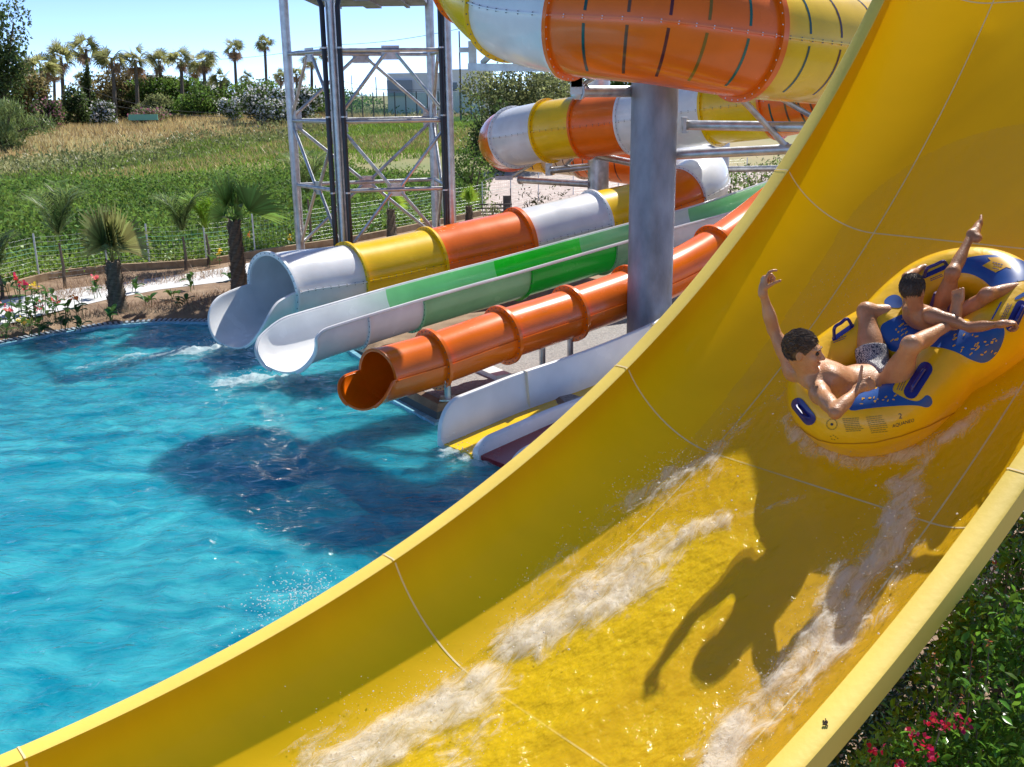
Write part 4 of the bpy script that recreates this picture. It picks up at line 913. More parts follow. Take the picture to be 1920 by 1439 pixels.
def blob(cx, cy, rx, ry, rot=0, n=14):
    a = np.arange(n)*2*PI/n; x = rx*np.cos(a); y = ry*np.sin(a); return [(cx+x_*math.cos(rot)-y_*math.sin(rot), cy+x_*math.sin(rot)+y_*math.cos(rot)) for x_, y_ in zip(x, y)]
def capsule(x0, y0, x1, y1, w_, n=8):
    a0 = math.atan2(y1-y0, x1-x0); return [(x1+w_*math.cos(a0+t), y1+w_*math.sin(a0+t)) for t in np.linspace(-PI/2, PI/2, n)]+[(x0+w_*math.cos(a0+t), y0+w_*math.sin(a0+t)) for t in np.linspace(PI/2, 3*PI/2, n)]
B1 = [(1588, 773), (1628, 766), (1684, 761), (1721, 760), (1738, 766), (1749, 758), (1746, 745), (1737, 740), (1729, 749), (1718, 754), (1700, 749), (1684, 741), (1671, 733), (1682, 713), (1690, 695), (1660, 690), (1610, 710), (1590, 745)]
B2 = [(1648, 612), (1668, 600), (1700, 586), (1760, 600), (1880, 608), (1885, 628), (1872, 662), (1848, 683), (1823, 677), (1793, 660), (1760, 651), (1720, 650), (1672, 664), (1658, 640)]
B4 = [(1772, 500), (1810, 483), (1863, 477), (1900, 483), (1925, 492), (1960, 518), (1958, 530), (1920, 524), (1880, 538), (1863, 544), (1847, 527), (1823, 514), (1797, 511), (1776, 520)]
def chaikin(p, n=2):
    for _ in range(n):
        o_ = []
        for i in range(len(p)): a, b = np.array(p[i]), np.array(p[(i+1) % len(p)]); o_ += [a*.75+b*.25, a*.25+b*.75]
        p = o_
    return p
for b_ in (B1, B2, B4, [(1655, 568), (1665, 556), (1680, 552), (1692, 560), (1692, 578), (1670, 578)], [(1900, 560), (1925, 545), (1925, 553), (1906, 564)]): decal(chaikin(b_), bluem, name='blue_panel', gridpx=4)
decal([(1858, 600), (1861, 600), (1879, 567), (1876, 567)], bluem, name='blue_panel')
decal([(1852, 484), (1893, 483), (1896, 505), (1887, 502), (1867, 512), (1842, 499), (1858, 490)], yprint, off=.0040, name='arrow_print')
for i, (x, y, L_, r_) in enumerate([(1862, 493, 20, .25), (1864, 498, 16, .25), (1862, 504, 12, .25)]):
    for k in range(4): decal(capsule(x+k*L_/4, y+k*L_/4*r_, x+k*L_/4+L_/7, y+(k*L_/4+L_/7)*r_, .9, 3), purp, off=.0055, name='small_print', gridpx=2)
rs = np.random.default_rng(5)
for (x0, y0, x1, y1, n) in ((1668, 600, 1700, 648, 16), (1785, 628, 1870, 668, 30), (1612, 742, 1682, 758, 14)):
    for k in range(n):
        x, y = rs.uniform(x0, x1), rs.uniform(y0, y1); a = rs.uniform(-1.2, .1); L_ = rs.uniform(2, 6.5); decal(capsule(x, y, x+L_*math.cos(a), y+L_*math.sin(a), rs.uniform(.7, 1.5), 3), yprint, off=.0040, name='yellow_fleck', gridpx=2)
def textrows(x0, y0, x1, y1, x2, y2, rows, m, w_=.8, off=.0022, seed=0, gap=.35):
    """lines of illegible fine print: from (x0,y0) along to (x1,y1), rows stepping to (x2,y2)"""
    rs = np.random.default_rng(seed); g = []
    for r_ in range(rows):
        t = r_/max(1, rows-1); ox, oy = x0+(x2-x0)*t, y0+(y2-y0)*t; q = 0
        end = rs.uniform(.75, 1)
        while q < end:
            l = rs.uniform(.06, .16); e = min(q+l, end); decal(capsule(ox+(x1-x0)*q, oy+(y1-y0)*q, ox+(x1-x0)*e, oy+(y1-y0)*e, w_, 3), m, off=off, name='small_print', gridpx=3); q = e+.05
textrows(1580, 786, 1614, 784, 1587, 809, 8, oliv, .95, seed=1); textrows(1624, 783, 1660, 779, 1634, 812, 9, oliv, .85, seed=2)
textrows(1682, 731, 1694, 704, 1690, 733, 3, purp, .7, seed=3); textrows(1562, 640, 1588, 630, 1563, 643, 2, purp, .7, seed=4); textrows(1876, 600, 1892, 566, 1882, 602, 3, purp, .7, seed=6)
textrows(1744, 524, 1768, 514, 1745, 527, 2, purp, .7, seed=7)
ring_ = [(1560+r_*math.cos(a), 796+r_*math.sin(a)) for r_, a in [(11.5, t) for t in np.linspace(0, 2*PI, 20)]+[(9, t) for t in np.linspace(2*PI, 0, 20)]]
for a in np.linspace(0, 2*PI, 13)[:-1]: decal(capsule(1560+9.8*math.cos(a), 796+9.8*math.sin(a), 1560+9.8*math.cos(a+.35), 796+9.8*math.sin(a+.35), 1.0, 3), oliv, name='round_stamp', gridpx=3)
decal(blob(1560, 796, 2.6, 2.6), inkm, name='round_stamp', gridpx=2)
for x, y in ((1557, 818), (1562, 816), (1566, 819), (1570, 822), (1559, 823), (1564, 824)): decal(capsule(x, y, x+1.8, y+.8, .9, 3), oliv, name='small_print', gridpx=2)
def text_decal(txt, cx, cy, size, rot, m, shear=0.0, off=.0024):
    cu = bpy.data.curves.new('t', 'FONT'); cu.body = txt; cu.size = size; cu.align_x = 'CENTER'; cu.align_y = 'CENTER'; cu.resolution_u = 3; cu.shear = shear
    o = bpy.data.objects.new('t', cu); C.objects.link(o); me = bpy.data.meshes.new_from_object(o.evaluated_get(bpy.context.evaluated_depsgraph_get())); V = []; ok = []
    for v in me.vertices:
        x, y = v.co.x, -v.co.y; h = onraft(cx+x*math.cos(rot)-y*math.sin(rot), cy+x*math.sin(rot)+y*math.cos(rot)); ok.append(h is not None); V.append(h[0]+h[1]*off if h else np.zeros(3))
    g = MB(); g.add(V, [tuple(p.vertices) for p in me.polygons if all(ok[i] for i in p.vertices)]); r = g.build('lettering', m, rafto)
    bpy.data.objects.remove(o); return r
text_decal('2', 1688, 781, 14, -.12, inkm); text_decal('AQUANEO', 1693, 794, 8.6, -.28, inkm, shear=.25)
# hull seam line
sl_ = [(1482, 775), (1492, 792), (1510, 810), (1535, 824), (1562, 832), (1600, 833), (1640, 830), (1690, 818), (1740, 800), (1790, 775), (1840, 742), (1880, 712), (1930, 672)]
seamr = mat('raft_seam', (0.55, 0.24, 0.004), rough=.5)
for a, b in zip(sl_[:-1], sl_[1:]): decal(capsule(a[0], a[1]+1.2*math.sin(a[0]), b[0], b[1]+1.2*math.sin(b[0]), 1.1, 3), seamr, name='welded_seam', gridpx=4)
def handle(x0, y0, x1, y1, w_, lift=.035, patch=True):
    if patch: decal(capsule(x0, y0, x1, y1, w_), navym, off=.005, name='handle_patch')
    a = onraft(x0, y0); b = onraft(x1, y1)
    if a is None or b is None: return
    n_ = nrm(a[1]+b[1]); p0, p1 = a[0]-a[1]*.005, b[0]-b[1]*.005; m1 = p0*.85+p1*.15+n_*lift; m2 = p0*.15+p1*.85+n_*lift; g = MB()
    pts, _, _, _ = spline([p0, m1, (m1+m2)/2+n_*.004, m2, p1], .012); g.tube(pts, .011, 8); g.build('grab_handle', navym, rafto)
handle(1735, 693, 1708, 735, 13.5); handle(1497, 759, 1518, 785, 12.5); handle(1914, 575, 1896, 612, 11, .05)
handle(1564, 636, 1598, 612, 4, .10); handle(1733, 519, 1776, 500, 4, .10)

# ---------------------------------------------------------------- people
def skinmat(n_, c1, c2):
    m = mat(n_, c1, rough=.44, col2=c2, vscale=9, bump=.22, bscale=95, sss=.15, coat=.22, spec=.4); return m
def finger(v, base, d, n_, lens, bends, r_):
    p = np.array(base, float); d = nrm(d)
    for L, bd, rr in zip(lens, bends, (r_, r_*.93, r_*.84)):
        c, s_ = math.cos(bd), math.sin(bd); ax = nrm(n_-d*(n_@d)); d2 = nrm(d*c+ax*s_); q = p+d2*L; v.cone(p, q, rr, rr*.93, .003); n_ = nrm(ax*c-d*s_); p = q; d = d2
def hand(v, wr, d, n_, thumb, sc_, bends, tb=(.3, .2), tdir=None):
    """palm plus five fingers; n_ = palm normal (fingers curl towards it), thumb = side the thumb leaves"""
    d = nrm(d); n_ = nrm(n_-d*(n_@d)); th = nrm(thumb-d*(thumb@d)-n_*(thumb@n_)); w_ = np.asarray(wr)
    v.cone(w_-d*.015*sc_, w_+d*.03*sc_, .026*sc_, .028*sc_, .015)
    v.ell(w_+d*.052*sc_, (d, th, n_), (.052*sc_, .041*sc_, .016*sc_), .012)
    offs_ = (.031, .0105, -.0105, -.031); LN = ((.042, .026, .021), (.046, .029, .022), (.043, .027, .021), (.034, .020, .018))
    for o, L, bd in zip(offs_, LN, bends):
        b = w_+d*(.090-abs(o)*.25)*sc_+th*o*sc_; v.cone(w_+d*.045*sc_+th*o*.8*sc_, b, .011*sc_, .0095*sc_, .008); finger(v, b, d+th*o*1.2, n_, [x*sc_ for x in L], bd, .0104*sc_)
    td = nrm(tdir) if tdir is not None else nrm(d*.55+th*.8+n_*.25); b = w_+d*.022*sc_+th*.028*sc_+n_*.006*sc_; q = b+td*.038*sc_
    v.cone(b, q, .015*sc_, .0115*sc_, .012); finger(v, q, td, n_, [.032*sc_, .026*sc_, .001], (tb[0], tb[1], 0), .0105*sc_)
def foot(v, an, to, dors, sc_, big):
    d = nrm(np.asarray(to)-an); L = .25*sc_; dors = nrm(dors-d*(dors@d)); sd = np.cross(d, dors)*big; an = np.asarray(an)
    heel = an-dors*.045*sc_-d*.035*sc_; ball = heel+d*L*.72; v.ell(heel, (d, sd, dors), (.040*sc_, .032*sc_, .034*sc_), .02)
    v.cone(an, heel, .033*sc_, .03*sc_, .02); v.ell(heel*.45+ball*.55+dors*.012*sc_, (d, sd, dors), (.095*sc_, .036*sc_, .027*sc_), .02); v.cone(an+d*.01, ball+dors*.005, .031*sc_, .02*sc_, .025)
    v.ell(ball, (d, sd, dors), (.035*sc_, .044*sc_, .018*sc_), .015)
    for k, (o, l, r_) in enumerate(((.031, .042, .0125), (.011, .040, .0092), (-.006, .036, .0085), (-.021, .030, .0082), (-.035, .024, .0082))):
        b = ball+sd*o*sc_+d*.018*sc_; v.cone(b, b+d*l*sc_+dors*.004, r_*sc_, r_*.95*sc_, .005)
def body(name, J, lab, sk, sc_, face, hup, hands, feet, fin, headc, bulk=1.0, h=.005):
    J = {k: np.array(v, float) for k, v in J.items()}; pts = np.array(list(J.values())+[headc]); lo = pts.min(0)-.2; hi = pts.max(0)+.2; v = Vol(lo, hi, h)
    Ls = nrm(J['shL']-J['shR']); Lh = nrm(J['hpL']-J['hpR']); up = nrm(J['neck']-J['chest']); upl = nrm(J['chest']-J['pel']); fr_c = nrm(np.cross(Ls, up)); frp = nrm(np.cross(Lh, upl)); s = sc_; B = bulk*sc_
    v.ell(J['pel'], (Lh, frp, upl), (.155*B, .105*B, .12*s), .05); mid = J['pel']*.55+J['chest']*.45
    v.ell(mid, (nrm(Lh+Ls), frp, upl), (.135*B, .092*B, .15*s), .06); ch = J['chest']*.55+J['neck']*.45
    v.ell(ch, (Ls, fr_c, up), (.165*B, .105*B, .165*s), .06)
    for q in 'LR':
        hp, kn, an = J['hp'+q], J['kn'+q], J['an'+q]; d1 = nrm(kn-hp); pr_ = nrm(np.cross(d1, nrm(an-kn))+1e-4)
        v.cone(hp, kn, .088*B, .052*B, .05); v.ell(hp*.6+kn*.4, (d1, pr_, np.cross(d1, pr_)), (.16*s, .080*B, .078*B), .04)
    fshort = v.f.copy()
    for sg_, sh in ((1, 'shL'), (-1, 'shR')):
        v.cone(J['neck']-up*.02, J[sh]-up*.005, .055*B, .052*B, .045); v.ell(ch+fr_c*.055*B+Ls*sg_*.075*B+up*.03*s, (Ls, fr_c, up), (.075*B, .045*B, .06*s), .03)
        v.ell(ch-fr_c*.06*B+Ls*sg_*.085*B+up*.03*s, (Ls, fr_c, up), (.06*B, .04*B, .085*s), .04)
        e = J['el'+sh[2]]; w_ = J['wr'+sh[2]]; d1 = nrm(e-J[sh]); v.ell(J[sh]+d1*.02, (d1, nrm(np.cross(d1, up)), nrm(np.cross(d1, np.cross(d1, up)))), (.075*s, .056*B, .056*B), .04)
        v.cone(J[sh], e, .050*B, .036*B, .03); v.ell(J[sh]*.5+e*.5+fr_c*.012*s, (d1, nrm(np.cross(d1, up)), nrm(np.cross(d1, np.cross(d1, up)))), (.09*s, .046*B, .048*B), .03)
        d2 = nrm(w_-e); v.cone(e, w_, .036*B, .024*s, .02); pr_ = nrm(np.cross(d2, up)+1e-4); v.ell(e*.68+w_*.32, (d2, pr_, np.cross(d2, pr_)), (.085*s, .041*B, .038*B), .025)
        hand(v, w_, *hands[sh[2]][:3], s, *hands[sh[2]][3:])
    for q in 'LR':
        hp, kn, an = J['hp'+q], J['kn'+q], J['an'+q]; hp = hp+frp*.0
        d1 = nrm(kn-hp); pr_ = nrm(np.cross(d1, nrm(an-kn))+1e-4); v.ell(kn, (d1, pr_, np.cross(d1, pr_)), (.058*s, .050*B, .052*B), .03); d2 = nrm(an-kn); bk = nrm(np.cross(pr_, d2)); bk = bk if bk@(hp-kn) > 0 else -bk
        v.cone(kn, an, .047*B, .031*s, .03); v.ell(kn*.7+an*.3+bk*.018*s, (d2, pr_, bk), (.12*s, .049*B, .047*B), .03)
        dors = feet[q][0] if feet[q][0] is not None else kn-an; foot(v, an, J['to'+q], np.asarray(dors, float), s, feet[q][1])
    # head
    f = nrm(face); u = nrm(hup-f*(hup@f)); l = np.cross(u, f); H = lambda a, b, c: headc+(f*a+l*b+u*c)*s*1.02; ax3 = (f, l, u); e_ = lambda c, r, k=.02, op='add': v.ell(H(*c), ax3, np.array(r)*s*1.02, k, op)
    v.cone(J['neck']-up*.01, H(-.028, 0, -.05), .060*B, .054*B, .03); e_((-.012, 0, .018), (.098, .077, .098)); e_((.030, 0, -.045), (.064, .058, .078), .03); e_((.068, 0, -.102), (.026, .026, .020), .02)
    e_((.078, 0, .025), (.022, .050, .018), .02); e_((.066, .036, -.030), (.026, .024, .026), .02); e_((.066, -.036, -.030), (.026, .024, .026), .02)
    for b in (1, -1): e_((.098, .031*b, .004), (.017, .017, .012), .012, 'sub')
    v.cone(H(.092, 0, .010), H(.118, 0, -.030), .010*s, .014*s, .012); e_((.102, .011, -.036), (.012, .009, .009), .006); e_((.102, -.011, -.036), (.012, .009, .009), .006)
    e_((.094, 0, -.061), (.013, .025, .006), .006); e_((.091, 0, -.072), (.013, .021, .007), .006)
    for b in (1, -1): e_((-.008, .078*b, -.012), (.019, .009, .033), .010); e_((-.004, .087*b, -.008), (.010, .005, .018), .006, 'sub')
    root = empty(name, tuple(J['pel']), lab, 'person'); bo = v.mesh('body', sk, root, 2)
    # eyes
    g = MB()
    for b in (1, -1):
        t = np.linspace(0, PI, 7); a = np.arange(10)*2*PI/10
        g.grid([[H(.087, .031*b, .004)+s*.0125*(np.sin(q)*math.cos(x)*f+np.sin(q)*math.sin(x)*l+np.cos(q)*u) for x in a] for q in t+1e-3], 0, True)
    g.build('eyes', eyem, root); g = MB()
    for b in (1, -1): g.tube([H(.097, .012*b, .022), H(.100, .030*b, .029), H(.088, .050*b, .024)], [.004*s, .0045*s, .002*s], 6)
    g.build('eyebrows', fin['hairm'], root)
    # hair: cap plus wet tufts
    hv_ = Vol(headc-.16*s, headc+.16*s, .004)
    hv_.ell(H(-.020, 0, .028), ax3, np.array((.106, .087, .103))*s, .01); nf = f*.80-u*.60; face_c = H(.078, 0, -.022)
    hv_.put(lambda X, Y, Z_: -((X-face_c[0])*nf[0]+(Y-face_c[1])*nf[1]+(Z_-face_c[2])*nf[2])-.0+0*X, headc-.16*s, headc+.16*s, .02, 'sub') if False else None
    hv_.ell(H(.075, 0, -.045), ax3, np.array((.070, .095, .085))*s, .018, 'sub'); hv_.ell(H(-.02, 0, -.105), ax3, np.array((.095, .12, .052))*s, .02, 'sub')
    for b in (1, -1): hv_.ell(H(.0, .085*b, -.03), ax3, np.array((.026, .03, .045))*s, .012, 'sub')
    ho = hv_.mesh('hair', fin['hairm'], root, 1); g = MB(); rs = np.random.default_rng(fin['seed'])
    for k in range(1500):
        w3 = rs.normal(size=3); w3 /= np.linalg.norm(w3); a, b, c = w3
        if c < -.62+1.1*max(0, a+.15): continue
        if abs(b) > .8 and c < -.1 and a > -.35: continue
        if a > .78 and c < .55: continue
        p0 = H(-.020+a*.100, b*.083, .028+c*.098); nn_ = nrm(f*a+l*b+u*c); flow = nrm(fin['flow'][0]*f+fin['flow'][1]*l+fin['flow'][2]*u+rs.normal(size=3)*.28); flow = nrm(flow-nn_*(flow@nn_)); L = rs.uniform(.022, .050)*s
        g.tube([p0, p0+flow*L*.5+nn_*.006*s, p0+flow*L+nn_*rs.uniform(-.003, .006)*s], [.0032*s, .0028*s, .0006], 4, cap=False)
    o2 = g.build('hair_tufts', fin['hairm'], None); o2.parent = ho; o2.matrix_parent_inverse = Matrix.Translation(-root.location)
    # swim shorts
    sv = Vol(lo, hi, h); sv.f = fshort-.014
    wp_ = J['pel']+upl*.085*s; sv.put(lambda X, Y, Z_: -((X-wp_[0])*upl[0]+(Y-wp_[1])*upl[1]+(Z_-wp_[2])*upl[2]), lo, hi, .004, 'sub')
    for q in 'LR':
        hp, kn = J['hp'+q], J['kn'+q]; d1 = nrm(kn-hp); e = hp+(kn-hp)*fin['short']; oth = J['hp'+('R' if q == 'L' else 'L')]
        def cut(X, Y, Z_, e=e, d1=d1): return np.maximum(-((X-e[0])*d1[0]+(Y-e[1])*d1[1]+(Z_-e[2])*d1[2]), np.sqrt(np.maximum(0, (X-e[0])**2+(Y-e[1])**2+(Z_-e[2])**2-((X-e[0])*d1[0]+(Y-e[1])*d1[1]+(Z_-e[2])*d1[2])**2))-.125)
        sv.put(cut, lo, hi, .004, 'sub')
    sv.mesh('swim_shorts', fin['cloth'], root, 1)
    return root
eyem = mat('eye', (0.04, 0.03, 0.02), rough=.1)
hair1 = mat('dark_brown_hair', (0.065, 0.036, 0.018), rough=.5, col2=(0.14, 0.085, 0.045), vscale=40); hair2 = mat('black_wet_hair', (0.035, 0.022, 0.014), rough=.48, col2=(0.08, 0.052, 0.032), vscale=40)
skin1 = skinmat('tanned_skin', (0.48, 0.215, 0.09), (0.62, 0.315, 0.155)); skin2 = skinmat('deep_tanned_skin', (0.36, 0.15, 0.062), (0.47, 0.215, 0.10))
clo = mat('patterned_cloth', (0.30, 0.31, 0.35), rough=.8); n = clo.node_tree; wv = n.nodes.new('ShaderNodeTexWave'); wv.wave_type = 'BANDS'; wv.inputs['Scale'].default_value = 26; wv.inputs['Distortion'].default_value = 9; wv.inputs['Detail'].default_value = 0; wv.inputs['Detail Scale'].default_value = 2.5
tcn = n.nodes.new('ShaderNodeTexCoord'); n.links.new(tcn.outputs['Object'], wv.inputs['Vector']); rp = n.nodes.new('ShaderNodeValToRGB'); rp.color_ramp.interpolation = 'CONSTANT'; rp.color_ramp.elements[0].color = (.06, .065, .10, 1); rp.color_ramp.elements[1].color = (.52, .50, .48, 1); rp.color_ramp.elements[1].position = .48
n.links.new(wv.outputs['Fac'], rp.inputs[0]); n.links.new(rp.outputs[0], n.nodes['Principled BSDF'].inputs['Base Color'])
clo2 = mat('purple_cloth', (0.09, 0.045, 0.16), rough=.7, var=.25, vscale=12)
MAN = {'pel': (2.311, 6.073, 3.225), 'chest': (2.045, 6.004, 3.275), 'neck': (1.814, 5.956, 3.310), 'shL': (1.774, 6.130, 3.290), 'elL': (1.654, 6.220, 3.545), 'wrL': (1.563, 6.181, 3.796),
 'shR': (1.838, 5.790, 3.250), 'elR': (1.843, 5.491, 3.225), 'wrR': (2.025, 5.660, 3.318), 'hpL': (2.300, 6.164, 3.249), 'knL': (2.304, 6.424, 3.610), 'anL': (2.738, 6.462, 3.604), 'toL': (2.775, 6.433, 3.827),
 'hpR': (2.335, 5.983, 3.196), 'knR': (2.337, 5.737, 3.552), 'anR': (2.678, 5.987, 3.626), 'toR': (2.681, 6.033, 3.892)}
KID = {'pel': (2.806, 6.345, 3.535), 'chest': (2.657, 6.217, 3.560), 'neck': (2.528, 6.157, 3.654), 'shL': (2.542, 6.296, 3.649), 'elL': (2.552, 6.443, 3.827), 'wrL': (2.693, 6.581, 3.858),
 'shR': (2.565, 6.026, 3.666), 'elR': (2.724, 5.853, 3.628), 'wrR': (2.825, 5.681, 3.686), 'hpL': (2.788, 6.407, 3.583), 'knL': (2.769, 6.271, 3.882), 'anL': (2.944, 6.449, 4.097), 'toL': (3.019, 6.590, 4.199),
 'hpR': (2.817, 6.265, 3.555), 'knR': (2.892, 6.039, 3.787), 'anR': (3.203, 6.125, 3.844), 'toR': (3.340, 6.215, 3.886)}
fist = ((1.35, 1.5, .8),)*4
body('person', MAN, 'man in grey patterned shorts lying back in the raft with one arm raised', skin1, 1.0, RT*.86-UP*.12-FW*.42, UP*.88-RT*.42-FW*.1,
     {'L': (UP*.95+RT*.1, RT*.9+FW*.1, -FW, ((.45, .6, .4), (1.05, 1.25, .8), (1.2, 1.4, .8), (1.25, 1.45, .8)), (.1, .1), UP*.45+RT*.75-FW*.3),
      'R': (RT*.8+UP*.35, FW*.9-UP*.1, UP, fist, (-.05, -.1), UP*1.0+RT*.12)},
     {'L': (None, -1), 'R': (None, 1)}, dict(hairm=hair1, flow=(.8, .1, .1), seed=3, short=.42, cloth=clo), P(1506, 659, 6.10))
gr_ = ((.9, 1.2, .7),)*4
body('person', KID, 'boy in purple shorts seated between the man\'s knees gripping the raft handles', skin2, .80, RT*.55+FW*.75-UP*.05, UP*.95-RT*.1-FW*.1,
     {'L': (RT*.9+UP*.3, -NN, -FW, gr_), 'R': (RT*.9+UP*.12, -NN-FW*.3, UP*.5+FW*.5, gr_)},
     {'L': (-RT+FW*.2, 1), 'R': (NN, -1)}, dict(hairm=hair2, flow=(.1, .1, -.8), seed=8, short=.45, cloth=clo2), P(1712, 546, 6.22), bulk=.92)

# ================================================================ WATER
def noise_fields(x, y, n, smin_, smax_, rs, dirn=None, spread=PI):
    z = np.zeros_like(x)
    for i in range(n):
        wl = math.exp(rs.uniform(math.log(smin_), math.log(smax_))); a = rs.uniform(-spread, spread)+(dirn or 0); k = 2*PI/wl; ph = rs.uniform(0, 6.28)
        z += wl*np.sin(k*(x*math.cos(a)+y*math.sin(a))+ph+1.3*np.sin(k*.45*(x*math.sin(a)-y*math.cos(a))+ph*2))
    return z/n
def inpoly(px, py, poly):
    ins = np.zeros(px.shape, bool); j = len(poly)-1
    for i in range(len(poly)):
        xi, yi = poly[i][:2]; xj, yj = poly[j][:2]; c = ((yi > py) != (yj > py)) & (px < (xj-xi)*(py-yi)/((yj-yi) or 1e-9)+xi); ins ^= c; j = i
    return ins
def facing_fresnel(n, normal=None, f0=.025):
    lw = n.nodes.new('ShaderNodeLayerWeight'); lw.inputs[0].default_value = .5
    if normal is not None: n.links.new(normal, lw.inputs['Normal'])
    pw = n.nodes.new('ShaderNodeMath'); pw.operation = 'POWER'; pw.inputs[1].default_value = 4.5; n.links.new(lw.outputs['Facing'], pw.inputs[0])
    ma = n.nodes.new('ShaderNodeMath'); ma.operation = 'MULTIPLY_ADD'; ma.inputs[1].default_value = 1-f0; ma.inputs[2].default_value = f0; n.links.new(pw.outputs[0], ma.inputs[0]); return ma
rs = np.random.default_rng(21); h = .05
xs = np.arange(-12, 3.0, h); ys = np.arange(3.2, 24, h); X, Y = np.meshgrid(xs, ys, indexing='ij')
Z = noise_fields(X, Y, 40, .16, .7, rs)*.15*(.75+.5*np.sin(X*.6+Y*.3)); Z = np.sign(Z)*np.abs(Z)**.9+noise_fields(X, Y, 8, 1.5, 4, rs)*.012
V = np.column_stack([X.ravel(), Y.ravel(), Z.ravel()]); a, b = X.shape; I = np.arange(a*b).reshape(a, b)
cx_, cy_ = (X[:-1, :-1]+h/2), (Y[:-1, :-1]+h/2); keep = inpoly(cx_, cy_, offs(.04*sg))
q = np.stack([I[:-1, :-1], I[1:, :-1], I[1:, 1:], I[:-1, 1:]], -1)[keep]
wm = bpy.data.materials.new('pool_water'); wm.use_nodes = True; n = wm.node_tree; n.nodes.clear(); L = n.links; N_ = n.nodes.new
out = N_('ShaderNodeOutputMaterial'); tc = N_('ShaderNodeTexCoord'); n1 = N_('ShaderNodeTexNoise'); n1.inputs['Scale'].default_value = 4.5; n1.inputs['Detail'].default_value = 6; n1.inputs['Distortion'].default_value = 1.2
mp = N_('ShaderNodeMapping'); mp.inputs['Scale'].default_value = (.7, 1.5, 1); mp.inputs['Rotation'].default_value = (0, 0, .35); L.new(tc.outputs['Object'], mp.inputs[0]); L.new(mp.outputs[0], n1.inputs['Vector'])
bp = N_('ShaderNodeBump'); bp.inputs['Strength'].default_value = 1.0; bp.inputs['Distance'].default_value = .045; L.new(n1.outputs['Fac'], bp.inputs['Height'])
n2 = N_('ShaderNodeTexNoise'); n2.inputs['Scale'].default_value = .85; n2.inputs['Detail'].default_value = 9; n2.inputs['Roughness'].default_value = .62; n2.inputs['Distortion'].default_value = 1.5; L.new(mp.outputs[0], n2.inputs['Vector'])
r2 = N_('ShaderNodeValToRGB'); r2.color_ramp.elements[0].position = .38; r2.color_ramp.elements[0].color = (.0, .23, .34, 1); r2.color_ramp.elements[1].position = .70; r2.color_ramp.elements[1].color = (.07, .47, .53, 1); L.new(n2.outputs['Fac'], r2.inputs[0])
df = N_('ShaderNodeSubsurfaceScattering'); df.falloff = 'BURLEY'; df.inputs['Scale'].default_value = .8; df.inputs['Radius'].default_value = (.6, 1, 1); L.new(r2.outputs[0], df.inputs[0]); L.new(bp.outputs[0], df.inputs['Normal'])
tr = N_('ShaderNodeBsdfTransparent'); tr.inputs[0].default_value = (.20, .86, .95, 1)
mx = N_('ShaderNodeMixShader'); L.new(tr.outputs[0], mx.inputs[1]); L.new(df.outputs[0], mx.inputs[2])
mr = N_('ShaderNodeMapRange'); mr.inputs['From Min'].default_value = .35; mr.inputs['From Max'].default_value = .7; mr.inputs['To Min'].default_value = .68; mr.inputs['To Max'].default_value = .9; L.new(n2.outputs['Fac'], mr.inputs['Value']); L.new(mr.outputs[0], mx.inputs[0])
gl = N_('ShaderNodeBsdfGlossy'); gl.inputs['Roughness'].default_value = .04; L.new(bp.outputs[0], gl.inputs['Normal']); fn = facing_fresnel(n, bp.outputs[0])
m2 = N_('ShaderNodeMixShader'); L.new(fn.outputs[0], m2.inputs[0]); L.new(mx.outputs[0], m2.inputs[1]); L.new(gl.outputs[0], m2.inputs[2]); L.new(m2.outputs[0], out.inputs[0])
tag(np_mesh('pool_water', V, q, wm, smooth=True), kind='structure')

